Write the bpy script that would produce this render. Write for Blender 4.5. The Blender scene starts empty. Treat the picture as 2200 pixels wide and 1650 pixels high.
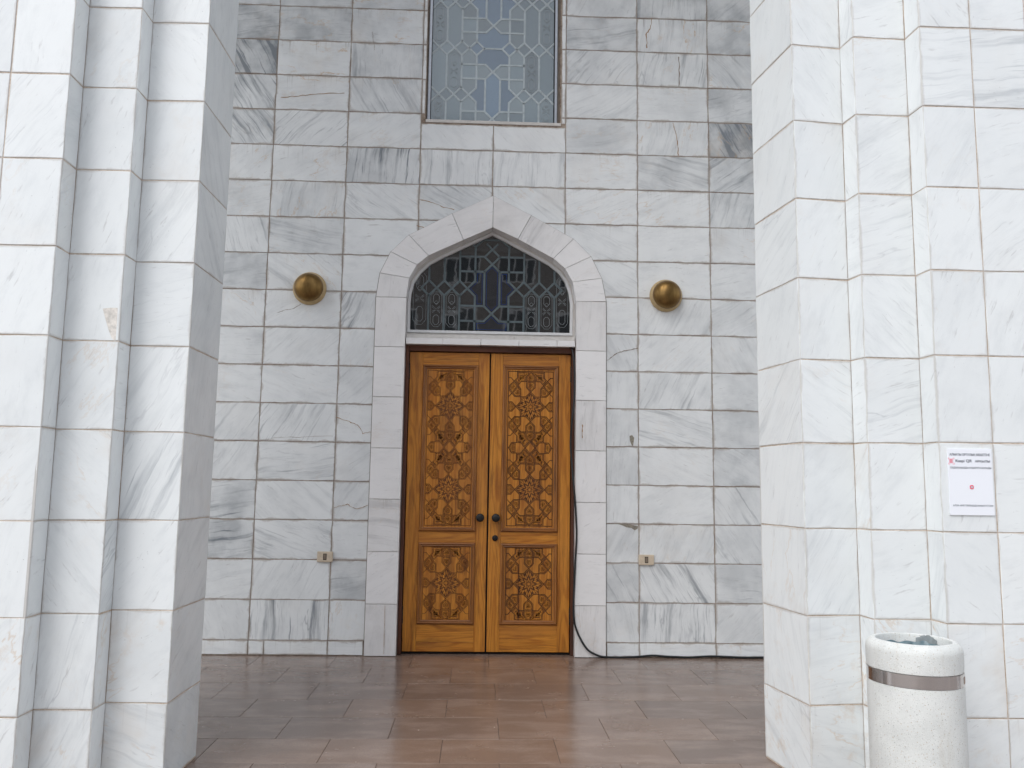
import bpy, bmesh, math, random
from mathutils import Vector, Matrix

random.seed(7)
scene = bpy.context.scene
COL = scene.collection

# ------------------------------------------------------------------ camera
cam_data = bpy.data.cameras.new('camera')
cam = bpy.data.objects.new('camera', cam_data)
COL.objects.link(cam)
cam_data.sensor_width = 36.0
cam_data.lens = 36.0 * 1794.76 / 2200.0
cam_data.clip_start = 0.05
cam_data.clip_end = 3000.0
R_ = Vector((0.9991090, -0.0397769, 0.0141087))
U_ = Vector((-0.0188031, -0.1202341, 0.9925675))
F_ = Vector((0.0377849, 0.9919484, 0.1208749))
m = Matrix((( R_.x, U_.x, -F_.x, -0.0695), (R_.y, U_.y, -F_.y, -6.6273), (R_.z, U_.z, -F_.z, 1.3067), (0, 0, 0, 1)))
cam.matrix_world = m
scene.camera = cam

# ------------------------------------------------------------------ sky, sun, exposure
SUN_EL, SUN_AZ = math.radians(52), math.radians(-142)     # azimuth from +y towards +x: behind the camera, to its left
world = bpy.data.worlds.new('World')
scene.world = world
world.use_nodes = True
nt = world.node_tree
nt.nodes.clear()
wo = nt.nodes.new('ShaderNodeOutputWorld')
bg = nt.nodes.new('ShaderNodeBackground')
sky = nt.nodes.new('ShaderNodeTexSky')
sky.sky_type = 'NISHITA'
sky.sun_disc = False
sky.sun_elevation = SUN_EL
sky.sun_rotation = SUN_AZ
sky.air_density = 1.0
sky.dust_density = 1.2
hs = nt.nodes.new('ShaderNodeHueSaturation')               # overcast: the blue is mostly gone
hs.inputs['Saturation'].default_value = 0.36
nt.links.new(sky.outputs[0], hs.inputs['Color'])
nt.links.new(hs.outputs[0], bg.inputs['Color'])
bg.inputs['Strength'].default_value = 0.15
nt.links.new(bg.outputs[0], wo.inputs['Surface'])

sd = bpy.data.lights.new('sun', 'SUN')
sd.energy = 0.55
sd.angle = math.radians(40)
sd.color = (1.0, 0.985, 0.955)
sun = bpy.data.objects.new('sun', sd)
COL.objects.link(sun)
sdir = Vector((math.sin(SUN_AZ) * math.cos(SUN_EL), math.cos(SUN_AZ) * math.cos(SUN_EL), math.sin(SUN_EL)))
sun.rotation_euler = sdir.to_track_quat('Z', 'Y').to_euler()
sun.location = sdir * 60

scene.view_settings.view_transform = 'Standard'
scene.view_settings.look = 'None'
scene.view_settings.gamma = 1.0
scene.view_settings.use_curve_mapping = False
scene.view_settings.exposure = 0.93

# ------------------------------------------------------------------ object helpers
def link(name, mesh, mat=None, parent=None, loc=(0, 0, 0), rot=None, color=None):
    o = bpy.data.objects.new(name, mesh)
    COL.objects.link(o)
    o.location = loc
    if rot is not None:
        o.rotation_euler = rot
    if mat is not None and mesh is not None and len(mesh.materials) == 0:
        mesh.materials.append(mat)
    if parent is not None:
        o.parent = parent
    if color is not None:
        o.color = color
    return o

def thing(name, label, cat, loc=(0, 0, 0), rotz=0.0, group=None):
    o = bpy.data.objects.new(name, None)
    COL.objects.link(o)
    o.empty_display_size = 0.1
    o.location = loc
    o.rotation_euler = (0, 0, rotz)
    o['label'] = label
    o['category'] = cat
    if group:
        o['group'] = group
    return o

def tag(o, label, cat, group=None):
    o['label'] = label
    o['category'] = cat
    if group:
        o['group'] = group
    return o

def copy_tree(o, parent=None):
    c = o.copy()
    COL.objects.link(c)
    c.parent = parent
    for ch in list(o.children):
        copy_tree(ch, c)
    return c

def to_mesh(bm, name, smooth=False):
    me = bpy.data.meshes.new(name)
    bmesh.ops.recalc_face_normals(bm, faces=bm.faces[:])
    bm.to_mesh(me)
    bm.free()
    if smooth:
        for p in me.polygons:
            p.use_smooth = True
    return me

def auto_smooth(me, ang=40):
    for p in me.polygons:
        p.use_smooth = True
    me.set_sharp_from_angle(angle=math.radians(ang))
    return me

def bm_box(bm, x0, x1, y0, y1, z0, z1, bev=0.0, seg=1):
    r = bmesh.ops.create_cube(bm, size=1.0)
    vs = r['verts']
    for v in vs:
        v.co = Vector((x0 + (v.co.x + .5) * (x1 - x0), y0 + (v.co.y + .5) * (y1 - y0), z0 + (v.co.z + .5) * (z1 - z0)))
    if bev > 0:
        es = list({e for v in vs for e in v.link_edges})
        bmesh.ops.bevel(bm, geom=es, offset=bev, segments=seg, affect='EDGES', profile=.5)

def box_mesh(name, x0, x1, y0, y1, z0, z1, bev=0.0, seg=1):
    bm = bmesh.new()
    bm_box(bm, x0, x1, y0, y1, z0, z1, bev, seg)
    return to_mesh(bm, name)

def bm_prism(bm, pts, y0, y1, bev=0.0):
    """prism of an (x, z) outline between two depths; y0 is the front; optional chamfer round the front"""
    n = len(pts)
    if bev > 0:
        ins = inset_poly(pts, bev)
        a = [bm.verts.new((p[0], y0, p[1])) for p in ins]
        b = [bm.verts.new((p[0], y0 + bev, p[1])) for p in pts]
        rows = [a, b]
    else:
        rows = [[bm.verts.new((p[0], y0, p[1])) for p in pts]]
    rows.append([bm.verts.new((p[0], y1, p[1])) for p in pts])
    bm.faces.new(rows[0])
    bm.faces.new(list(reversed(rows[-1])))
    for q in range(len(rows) - 1):
        A, B = rows[q], rows[q + 1]
        for i in range(n):
            j = (i + 1) % n
            bm.faces.new((A[i], B[i], B[j], A[j]))

def prism_mesh(name, pts, y0, y1, bev=0.0):
    bm = bmesh.new()
    bm_prism(bm, pts, y0, y1, bev)
    return to_mesh(bm, name)

def bm_lathe(bm, prof, seg=48, axis='Z', c=(0, 0, 0), jit=None):
    """prof: list of (radius, height); axis Z upright or Y pointing out of the wall"""
    rings = []
    for k, (r, h) in enumerate(prof):
        ring = []
        for i in range(seg):
            a = 2 * math.pi * i / seg
            rr, hh = (r, h) if jit is None else jit(k, a, r, h)
            if axis == 'Z':
                ring.append(bm.verts.new((c[0] + rr * math.cos(a), c[1] + rr * math.sin(a), c[2] + hh)))
            else:
                ring.append(bm.verts.new((c[0] + rr * math.cos(a), c[1] + hh, c[2] + rr * math.sin(a))))
        rings.append(ring)
    for A, B in zip(rings, rings[1:]):
        for i in range(seg):
            j = (i + 1) % seg
            bm.faces.new((A[i], A[j], B[j], B[i]))
    if jit is None:
        for ring in (rings[0], rings[-1]):
            bm.faces.new(ring)
    return rings

def bm_tube(bm, pts, rad, seg=10):
    pts = [Vector(p) for p in pts]
    prev = None
    first = None
    for i, p in enumerate(pts):
        t = (pts[min(i + 1, len(pts) - 1)] - pts[max(i - 1, 0)]).normalized()
        up = Vector((0, 1, 0)) if abs(t.y) < .9 else Vector((1, 0, 0))
        a = t.cross(up).normalized()
        b = t.cross(a).normalized()
        ring = [bm.verts.new(p + a * rad * math.cos(2 * math.pi * k / seg) + b * rad * math.sin(2 * math.pi * k / seg)) for k in range(seg)]
        if prev:
            for k in range(seg):
                l = (k + 1) % seg
                bm.faces.new((prev[k], prev[l], ring[l], ring[k]))
        else:
            first = ring
        prev = ring
    bm.faces.new(first)
    bm.faces.new(prev)

def smooth_path(pts, n=6):
    out = []
    P = [Vector(p) for p in pts]
    for i in range(len(P) - 1):
        p0, p1, p2, p3 = P[max(i - 1, 0)], P[i], P[i + 1], P[min(i + 2, len(P) - 1)]
        for k in range(n):
            t = k / n
            out.append(.5 * ((2 * p1) + (p2 - p0) * t + (2 * p0 - 5 * p1 + 4 * p2 - p3) * t * t + (3 * p1 - p0 - 3 * p2 + p3) * t ** 3))
    out.append(P[-1])
    return out

# ------------------------------------------------------------------ planar geometry
def area(p):
    return .5 * sum(p[i][0] * p[(i + 1) % len(p)][1] - p[(i + 1) % len(p)][0] * p[i][1] for i in range(len(p)))

def clean_poly(p, eps=1e-6):
    q = []
    for a in p:
        if not q or math.hypot(a[0] - q[-1][0], a[1] - q[-1][1]) > eps:
            q.append(a)
    if math.hypot(q[0][0] - q[-1][0], q[0][1] - q[-1][1]) < eps:
        q.pop()
    out = []
    n = len(q)
    for i in range(n):
        a, b, c = q[i - 1], q[i], q[(i + 1) % n]
        cr = (b[0] - a[0]) * (c[1] - b[1]) - (b[1] - a[1]) * (c[0] - b[0])
        l = math.hypot(b[0] - a[0], b[1] - a[1]) * math.hypot(c[0] - b[0], c[1] - b[1])
        if l > 0 and abs(cr) / l > 1e-3:
            out.append(b)
    return out

def inset_poly(p, t):
    """offset a CCW or CW outline inwards by t (mitred, limited)"""
    n = len(p)
    s = 1.0 if area(p) > 0 else -1.0
    out = []
    for i in range(n):
        a, b, c = p[i - 1], p[i], p[(i + 1) % n]
        d1 = Vector((b[0] - a[0], b[1] - a[1])).normalized()
        d2 = Vector((c[0] - b[0], c[1] - b[1])).normalized()
        n1 = Vector((-d1.y, d1.x)) * s
        n2 = Vector((-d2.y, d2.x)) * s
        k = 1 + n1.dot(n2)
        w = (n1 + n2) / max(k, .35)
        out.append((b[0] + w.x * t, b[1] + w.y * t))
    return out

def inside(p, poly):
    x, y = p
    r = False
    n = len(poly)
    for i in range(n):
        x1, y1 = poly[i]
        x2, y2 = poly[i - 1]
        if (y1 > y) != (y2 > y) and x < (x2 - x1) * (y - y1) / (y2 - y1) + x1:
            r = not r
    return r

def clip_seg(a, b, poly):
    """clip a segment to a convex CCW polygon"""
    t0, t1 = 0.0, 1.0
    dx, dy = b[0] - a[0], b[1] - a[1]
    n = len(poly)
    for i in range(n):
        p, q = poly[i], poly[(i + 1) % n]
        nx, ny = -(q[1] - p[1]), q[0] - p[0]
        num = nx * (p[0] - a[0]) + ny * (p[1] - a[1])
        den = nx * dx + ny * dy
        if abs(den) < 1e-12:
            if num > 1e-9:
                return None
            continue
        t = num / den
        if den > 0:
            t0 = max(t0, t)
        else:
            t1 = min(t1, t)
    if t1 - t0 < 1e-6:
        return None
    return ((a[0] + dx * t0, a[1] + dy * t0), (a[0] + dx * t1, a[1] + dy * t1))

def planar_faces(segs, tol=1e-5):
    """all bounded faces of the arrangement of a set of segments"""
    cuts = [[0.0, 1.0] for _ in segs]
    for i in range(len(segs)):
        (ax, ay), (bx, by) = segs[i]
        for j in range(i + 1, len(segs)):
            (cx, cy), (dx, dy) = segs[j]
            if max(ax, bx) < min(cx, dx) - tol or max(cx, dx) < min(ax, bx) - tol or max(ay, by) < min(cy, dy) - tol or max(cy, dy) < min(ay, by) - tol:
                continue
            rx, ry, sx, sy = bx - ax, by - ay, dx - cx, dy - cy
            den = rx * sy - ry * sx
            L1, L2 = math.hypot(rx, ry), math.hypot(sx, sy)
            if abs(den) < 1e-9 * L1 * L2 + 1e-15:
                # parallel: endpoints lying on the other segment
                for (px, py) in ((cx, cy), (dx, dy)):
                    t = ((px - ax) * rx + (py - ay) * ry) / (L1 * L1)
                    if -1e-9 < t < 1 + 1e-9 and math.hypot(ax + rx * t - px, ay + ry * t - py) < tol:
                        cuts[i].append(t)
                for (px, py) in ((ax, ay), (bx, by)):
                    t = ((px - cx) * sx + (py - cy) * sy) / (L2 * L2)
                    if -1e-9 < t < 1 + 1e-9 and math.hypot(cx + sx * t - px, cy + sy * t - py) < tol:
                        cuts[j].append(t)
                continue
            t = ((cx - ax) * sy - (cy - ay) * sx) / den
            u = ((cx - ax) * ry - (cy - ay) * rx) / den
            e1, e2 = tol / L1, tol / L2
            if -e1 <= t <= 1 + e1 and -e2 <= u <= 1 + e2:
                cuts[i].append(min(max(t, 0), 1))
                cuts[j].append(min(max(u, 0), 1))
    V, keys = [], {}
    def vid(p):
        k = (round(p[0] / (tol * 20)), round(p[1] / (tol * 20)))
        for dx in (-1, 0, 1):
            for dy in (-1, 0, 1):
                q = keys.get((k[0] + dx, k[1] + dy))
                if q is not None and math.hypot(V[q][0] - p[0], V[q][1] - p[1]) < tol * 20:
                    return q
        V.append(p)
        keys[k] = len(V) - 1
        return len(V) - 1
    adj = {}
    for (a, b), cs in zip(segs, cuts):
        cs = sorted(cs)
        ids = [vid((a[0] + (b[0] - a[0]) * t, a[1] + (b[1] - a[1]) * t)) for t in cs]
        for p, q in zip(ids, ids[1:]):
            if p != q:
                adj.setdefault(p, set()).add(q)
                adj.setdefault(q, set()).add(p)
    while True:
        dead = [k for k, s in adj.items() if len(s) == 1]
        if not dead:
            break
        for k in dead:
            for q in adj.get(k, ()):
                adj[q].discard(k)
            adj[k] = set()
        adj = {k: s for k, s in adj.items() if s}
    order = {k: sorted(s, key=lambda q: math.atan2(V[q][1] - V[k][1], V[q][0] - V[k][0])) for k, s in adj.items()}
    seen, faces = set(), []
    for k in order:
        for q in order[k]:
            if (k, q) in seen:
                continue
            poly, a, b = [], k, q
            while (a, b) not in seen:
                seen.add((a, b))
                poly.append(V[a])
                o = order[b]
                nx = o[(o.index(a) - 1) % len(o)]
                a, b = b, nx
            if area(poly) > tol * tol * 100:
                poly = clean_poly(poly)
                if len(poly) > 2:
                    faces.append(poly)
    return faces

# ------------------------------------------------------------------ material helpers
class NB:
    """a small node builder"""
    def __init__(s, name):
        s.m = bpy.data.materials.new(name)
        s.m.use_nodes = True
        s.t = s.m.node_tree
        s.t.nodes.clear()
        s.out = s.n('ShaderNodeOutputMaterial')
        s.b = s.n('ShaderNodeBsdfPrincipled')
        s.l(s.b.outputs[0], s.out.inputs['Surface'])
    def n(s, t, **kw):
        o = s.t.nodes.new(t)
        for k, v in kw.items():
            setattr(o, k, v)
        return o
    def l(s, a, b):
        s.t.links.new(a, b)
    def put(s, sock, v):
        if isinstance(v, bpy.types.NodeSocket):
            s.l(v, sock)
        else:
            sock.default_value = v
    def math(s, op, a, b=None, c=None, clamp=False):
        o = s.n('ShaderNodeMath', operation=op, use_clamp=clamp)
        s.put(o.inputs[0], a)
        if b is not None:
            s.put(o.inputs[1], b)
        if c is not None:
            s.put(o.inputs[2], c)
        return o.outputs[0]
    def vmath(s, op, a, b=None):
        o = s.n('ShaderNodeVectorMath', operation=op)
        s.put(o.inputs[0], a)
        if b is not None:
            s.put(o.inputs[1], b)
        return o.outputs[0]
    def scale(s, v, sc):
        o = s.n('ShaderNodeVectorMath', operation='MULTIPLY')
        s.put(o.inputs[0], v)
        o.inputs[1].default_value = sc
        return o.outputs[0]
    def noise(s, v, sc, det=4, rough=.5, dist=0.0):
        o = s.n('ShaderNodeTexNoise')
        s.put(o.inputs['Vector'], v)
        o.inputs['Scale'].default_value = sc
        o.inputs['Detail'].default_value = det
        o.inputs['Roughness'].default_value = rough
        o.inputs['Distortion'].default_value = dist
        return o
    def ramp(s, v, lo, hi, a=0.0, b=1.0, smooth=True):
        o = s.n('ShaderNodeMapRange', interpolation_type='SMOOTHSTEP' if smooth else 'LINEAR')
        s.put(o.inputs[0], v)
        o.inputs[1].default_value = lo
        o.inputs[2].default_value = hi
        o.inputs[3].default_value = a
        o.inputs[4].default_value = b
        return o.outputs[0]
    def mix(s, f, a, b, mode='MIX'):
        o = s.n('ShaderNodeMix', data_type='RGBA', blend_type=mode)
        s.put(o.inputs[0], f)
        s.put(o.inputs[6], a if isinstance(a, bpy.types.NodeSocket) else (*a, 1))
        s.put(o.inputs[7], b if isinstance(b, bpy.types.NodeSocket) else (*b, 1))
        return o.outputs[2]
    def bump(s, h, strength, dist=.01):
        o = s.n('ShaderNodeBump')
        o.inputs['Strength'].default_value = strength
        o.inputs['Distance'].default_value = dist
        s.l(h, o.inputs['Height'])
        s.l(o.outputs[0], s.b.inputs['Normal'])
    def coord(s):
        tc = s.n('ShaderNodeTexCoord')
        oi = s.n('ShaderNodeObjectInfo')
        return tc.outputs['Object'], oi
    def seeded(s):
        P, oi = s.coord()
        off = s.n('ShaderNodeCombineXYZ')
        s.l(s.math('MULTIPLY', oi.outputs['Random'], 37.3), off.inputs[0])
        s.l(s.math('MULTIPLY', oi.outputs['Random'], 71.9), off.inputs[1])
        s.l(s.math('MULTIPLY', oi.outputs['Random'], 113.7), off.inputs[2])
        return P, s.vmath('ADD', P, off.outputs[0]), oi

def plain(name, col, rough=.5, metal=0.0, spec=.5, noise=0.0, nscale=40):
    k = NB(name)
    k.b.inputs['Roughness'].default_value = rough
    k.b.inputs['Metallic'].default_value = metal
    k.b.inputs['Specular IOR Level'].default_value = spec
    if noise > 0:
        P, Q, oi = k.seeded()
        n = k.noise(Q, nscale, 5, .6).outputs[0]
        f = k.ramp(n, .3, .7, 1 - noise, 1 + noise, False)
        hsv = k.n('ShaderNodeHueSaturation')
        hsv.inputs['Color'].default_value = (*col, 1)
        k.l(f, hsv.inputs['Value'])
        k.l(hsv.outputs[0], k.b.inputs['Base Color'])
    else:
        k.b.inputs['Base Color'].default_value = (*col, 1)
    return k.m

def make_marble(name, white, grey, edge=1.0, rough=.36, vein=.85, seams=1.0, drips=.55):
    """obj.color carries the slab: R paleness, G vein direction (0.5 level), B vein strength, A rust"""
    k = NB(name)
    P, Q, oi = k.seeded()
    sep = k.n('ShaderNodeSeparateColor')
    k.l(oi.outputs['Color'], sep.inputs[0])
    tone, ang, stripe, rust = sep.outputs[0], sep.outputs[1], sep.outputs[2], oi.outputs['Alpha']
    stripe = k.math('MULTIPLY', k.math('POWER', stripe, 1.55), 1.12)
    # slow warp
    w = k.noise(Q, 2.6, 3, .5)
    wv = k.vmath('SUBTRACT', w.outputs['Color'], (0.5, 0.5, 0.5))
    W = k.vmath('ADD', Q, k.scale(wv, (.085, .085, .085)))
    rot = k.n('ShaderNodeVectorRotate', rotation_type='Y_AXIS')
    k.l(W, rot.inputs['Vector'])
    k.l(k.math('MULTIPLY', k.math('SUBTRACT', ang, .5), math.pi), rot.inputs['Angle'])
    D = rot.outputs[0]
    s1 = k.noise(k.scale(D, (1.0, 4, 15)), 1.0, 5, .62).outputs[0]
    s2 = k.noise(k.scale(D, (2.4, 8, 48)), 1.0, 4, .6).outputs[0]
    v1 = k.ramp(s1, .5, .76)
    v2 = k.ramp(s2, .56, .74)
    strk = k.math('MULTIPLY', stripe, k.math('MAXIMUM', k.math('MULTIPLY', v1, 1.0), k.math('MULTIPLY', v2, .85)))
    cloud = k.ramp(k.noise(W, 3.4, 5, .58).outputs[0], .36, .7)
    dark = k.math('MULTIPLY', k.math('SUBTRACT', 1.0, tone), k.math('ADD', .70, k.math('MULTIPLY', cloud, .95)))
    mott = k.ramp(k.noise(k.scale(D, (3, 6, 9)), 1.6, 6, .7).outputs[0], .45, .75)
    f = k.math('ADD', dark, k.math('MULTIPLY', strk, vein))
    f = k.math('ADD', f, k.math('MULTIPLY', mott, .13), clamp=True)
    col = k.mix(f, white, grey)
    # fine broken veins
    r1 = k.noise(k.scale(D, (.8, 2, 3.4)), 1.0, 5, .55).outputs[0]
    thin = k.ramp(k.math('ABSOLUTE', k.math('SUBTRACT', r1, .5)), 0.0, .011, 1.0, 0.0)
    gate = k.ramp(k.noise(Q, 3.0, 2, .5).outputs[0], .52, .66)
    col = k.mix(k.math('MULTIPLY', k.math('MULTIPLY', thin, gate), k.math('MULTIPLY', stripe, .55)), col, (.2, .215, .24))
    # fine scratches along the bedding
    r3 = k.noise(k.scale(D, (9, 20, 60)), 1.0, 3, .6).outputs[0]
    col = k.mix(k.math('MULTIPLY', k.ramp(r3, .62, .76), .34), col, (.3, .29, .28))
    # rusty seams
    r2 = k.noise(k.scale(k.vmath('ADD', D, (5.3, 1.1, 9.7)), (1.0, 2, 2.6)), 1.0, 7, .62).outputs[0]
    seam = k.ramp(k.math('ABSOLUTE', k.math('SUBTRACT', r2, .5)), 0.0, .012, 1.0, 0.0)
    gate2 = k.ramp(k.noise(Q, 4.5, 3, .6).outputs[0], .46, .62)
    blot = k.ramp(k.noise(k.vmath('ADD', W, (2.2, 7.7, 1.9)), 6.0, 5, .7).outputs[0], .56, .74)
    rs = k.math('MULTIPLY', rust, k.math('ADD', k.math('MULTIPLY', k.math('MULTIPLY', seam, gate2), .85 * seams), k.math('MULTIPLY', blot, .34)), clamp=True)
    col = k.mix(rs, col, (.55, .35, .165))
    big = k.ramp(k.noise(k.vmath('ADD', Q, (3.3, 8.1, 4.4)), 2.3, 4, .6).outputs[0], .5, .74)
    col = k.mix(k.math('MULTIPLY', big, k.math('ADD', .05, k.math('MULTIPLY', rust, .30))), col, (.60, .50, .39))
    # pits
    vo = k.n('ShaderNodeTexVoronoi')
    k.l(Q, vo.inputs['Vector'])
    vo.inputs['Scale'].default_value = 46
    pit = k.ramp(vo.outputs['Distance'], .05, .11, 1.0, 0.0)
    pg = k.ramp(k.noise(Q, 7.0, 2, .5).outputs[0], .56, .64)
    col = k.mix(k.math('MULTIPLY', k.math('MULTIPLY', pit, pg), .55), col, (.2, .2, .2))
    # grime along the joints and short drips below the upper one
    u1 = k.n('ShaderNodeUVMap', uv_map='lo')
    u2 = k.n('ShaderNodeUVMap', uv_map='hi')
    a = k.n('ShaderNodeSeparateXYZ')
    b = k.n('ShaderNodeSeparateXYZ')
    k.l(u1.outputs[0], a.inputs[0])
    k.l(u2.outputs[0], b.inputs[0])
    dmin = k.math('MINIMUM', k.math('MINIMUM', a.outputs[0], a.outputs[1]), k.math('MINIMUM', b.outputs[0], b.outputs[1]))
    en = k.noise(Q, 38, 4, .65).outputs[0]
    en2 = k.noise(Q, 6, 3, .5).outputs[0]
    wdt = k.math('ADD', .001, k.math('MULTIPLY', k.math('MULTIPLY', en, k.ramp(en2, .36, .66)), .036 * edge))
    e = k.math('SUBTRACT', 1.0, k.math('DIVIDE', dmin, wdt), clamp=True)
    col = k.mix(k.math('MULTIPLY', e, .68 * edge), col, (.27, .2, .145))
    dn = k.noise(k.scale(Q, (75, 75, 3)), 1.0, 3, .6).outputs[0]
    fall = k.math('SUBTRACT', 1.0, k.math('DIVIDE', b.outputs[1], k.math('MULTIPLY', en2, .26)), clamp=True)
    dr = k.math('MULTIPLY', k.math('MULTIPLY', k.ramp(dn, .55, .72), fall), k.math('MULTIPLY', rust, drips))
    col = k.mix(dr, col, (.22, .17, .13))
    k.l(col, k.b.inputs['Base Color'])
    k.l(k.ramp(k.noise(Q, 14, 4, .6).outputs[0], .3, .7, rough - .06, rough + .1), k.b.inputs['Roughness'])
    k.bump(k.noise(Q, 120, 3, .6).outputs[0], .05, .004)
    return k.m

M = {}
M['marble'] = make_marble('marble', (.865, .88, .875), (.20, .222, .245), vein=1.0)
M['white_marble'] = make_marble('white marble', (.80, .825, .82), (.26, .29, .315), edge=.62, vein=.62, seams=.5, drips=.16)
M['trim_marble'] = make_marble('trim marble', (.885, .87, .86), (.36, .35, .345), edge=.3)

def make_grout(name, c1, c2):
    k = NB(name)
    P, oi = k.coord()
    n = k.noise(P, 11, 6, .7).outputs[0]
    n2 = k.noise(P, 120, 3, .6).outputs[0]
    k.l(k.mix(k.ramp(k.math('ADD', k.math('MULTIPLY', n, .7), k.math('MULTIPLY', n2, .3)), .35, .65), c1, c2), k.b.inputs['Base Color'])
    k.b.inputs['Roughness'].default_value = .95
    return k.m
M['grout'] = make_grout('grout', (.17, .12, .085), (.46, .38, .31))
M['pale_grout'] = make_grout('pale grout', (.38, .285, .205), (.68, .58, .49))

def make_wood(name, axis, light, mid, dark, rough=.38, slats=False):
    k = NB(name)
    P, Q, oi = k.seeded()
    sc = {'Z': lambda a, b: (a, a, b), 'X': lambda a, b: (b, a, a)}[axis]
    w = k.noise(k.scale(Q, sc(5, 1.2)), 1.0, 3, .5)
    W = k.vmath('ADD', Q, k.scale(k.vmath('SUBTRACT', w.outputs['Color'], (.5, .5, .5)), (.05, .05, .05)))
    g1 = k.noise(k.scale(W, sc(34, 1.5)), 1.0, 5, .62).outputs[0]
    rings = k.math('SINE', k.math('MULTIPLY', k.noise(k.scale(W, sc(7, .55)), 1.0, 2, .4).outputs[0], 95))
    g2 = k.noise(k.scale(Q, sc(230, 6)), 1.0, 3, .6).outputs[0]
    f = k.math('ADD', k.math('MULTIPLY', k.ramp(g1, .3, .72), .62), k.math('MULTIPLY', k.ramp(rings, -.2, 1.0), .38))
    col = k.mix(f, light, mid)
    col = k.mix(k.math('MULTIPLY', k.ramp(g2, .54, .74), .55), col, dark)
    if slats:                                        # glued staves of the panels
        sx = k.n('ShaderNodeSeparateXYZ')
        k.l(Q, sx.inputs[0])
        wn = k.n('ShaderNodeTexWhiteNoise', noise_dimensions='1D')
        k.l(k.math('FLOOR', k.math('MULTIPLY', sx.outputs[0], 27)), wn.inputs['W'])
        col = k.mix(k.math('MULTIPLY', wn.outputs[0], .42), col, mid)
    wear = k.ramp(k.noise(k.scale(Q, sc(13, 1.6)), 1.0, 6, .7).outputs[0], .47, .74)
    col = k.mix(k.math('MULTIPLY', wear, .68), col, dark)
    old = k.ramp(k.noise(k.scale(Q, sc(3.2, 1.1)), 1.0, 5, .65).outputs[0], .42, .72)
    col = k.mix(k.math('MULTIPLY', old, .34), col, tuple(.55 * c + .45 * d for c, d in zip(mid, dark)))
    k.l(col, k.b.inputs['Base Color'])
    k.l(k.ramp(old, 0, 1, rough - .04, rough + .22), k.b.inputs['Roughness'])
    k.bump(k.math('ADD', g2, g1), .14, .003)
    return k.m
WL, WM, WD = (.68, .278, .036), (.38, .120, .013), (.062, .022, .008)
M['wood_v'] = make_wood('door wood upright grain', 'Z', WL, WM, WD)
M['wood_h'] = make_wood('door wood level grain', 'X', WL, WM, WD)
M['wood_panel'] = make_wood('door wood staves', 'Z', WL, WM, WD, slats=True)
M['wood_mould'] = make_wood('moulding wood', 'Z', (.42, .165, .028), (.24, .08, .015), (.05, .018, .007))
M['wood_mould_h'] = make_wood('moulding wood level', 'X', (.36, .135, .026), (.19, .065, .014), (.05, .018, .007))
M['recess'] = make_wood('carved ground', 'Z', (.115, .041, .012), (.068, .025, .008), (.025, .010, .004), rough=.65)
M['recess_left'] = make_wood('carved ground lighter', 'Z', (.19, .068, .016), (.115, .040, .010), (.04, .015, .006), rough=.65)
M['frame_wood'] = make_wood('dark frame wood', 'Z', (.115, .036, .014), (.068, .022, .011), (.022, .010, .007), rough=.42)
M['frame_wood_h'] = make_wood('dark frame wood level', 'X', (.15, .046, .018), (.08, .026, .012), (.025, .011, .007), rough=.42)
M['black_gap'] = plain('dark interior', (.012, .010, .010), .9)

def make_floor():
    k = NB('floor stone')
    P, Q, oi = k.seeded()
    sep = k.n('ShaderNodeSeparateColor')
    k.l(oi.outputs['Color'], sep.inputs[0])
    base = k.mix(sep.outputs[0], (.155, .120, .103), (.262, .172, .122))
    cl = k.ramp(k.noise(k.scale(Q, (2.2, 5, 1)), 1.3, 4, .6).outputs[0], .4, .7)
    base = k.mix(k.math('MULTIPLY', cl, .5), base, (.39, .295, .24))
    dk = k.ramp(k.noise(k.scale(Q, (3, 8, 1)), 1.0, 4, .6).outputs[0], .55, .75)
    base = k.mix(k.math('MULTIPLY', dk, .2), base, (.10, .08, .072))
    g = k.noise(Q, 190, 3, .7).outputs[0]
    base = k.mix(k.ramp(g, .35, .68, 0, .42), base, (.12, .093, .083))
    g2 = k.noise(Q, 260, 2, .6).outputs[0]
    base = k.mix(k.ramp(g2, .62, .75, 0, .35), base, (.5, .42, .37))
    k.l(base, k.b.inputs['Base Color'])
    k.l(k.ramp(k.noise(Q, 5, 4, .6).outputs[0], .3, .7, .17, .28), k.b.inputs['Roughness'])
    k.bump(g, .025, .002)
    return k.m
M['floor'] = make_floor()
M['floor_joint'] = plain('floor joint', (.085, .066, .057), .9, noise=.3)

def make_ground():
    k = NB('plaza paving')
    P, oi = k.coord()
    br = k.n('ShaderNodeTexBrick')
    k.l(P, br.inputs['Vector'])
    br.inputs['Scale'].default_value = 1.0
    br.inputs['Color1'].default_value = (.36, .31, .28, 1)
    br.inputs['Color2'].default_value = (.30, .26, .24, 1)
    br.inputs['Mortar'].default_value = (.09, .08, .075, 1)
    br.inputs['Mortar Size'].default_value = .006
    br.inputs['Brick Width'].default_value = .6
    br.inputs['Row Height'].default_value = .4
    k.l(k.mix(k.ramp(k.noise(P, 3, 5, .6).outputs[0], .35, .7, 0, .5), br.outputs[0], (.24, .21, .19)), k.b.inputs['Base Color'])
    k.b.inputs['Roughness'].default_value = .7
    return k.m
M['ground'] = make_ground()

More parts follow.
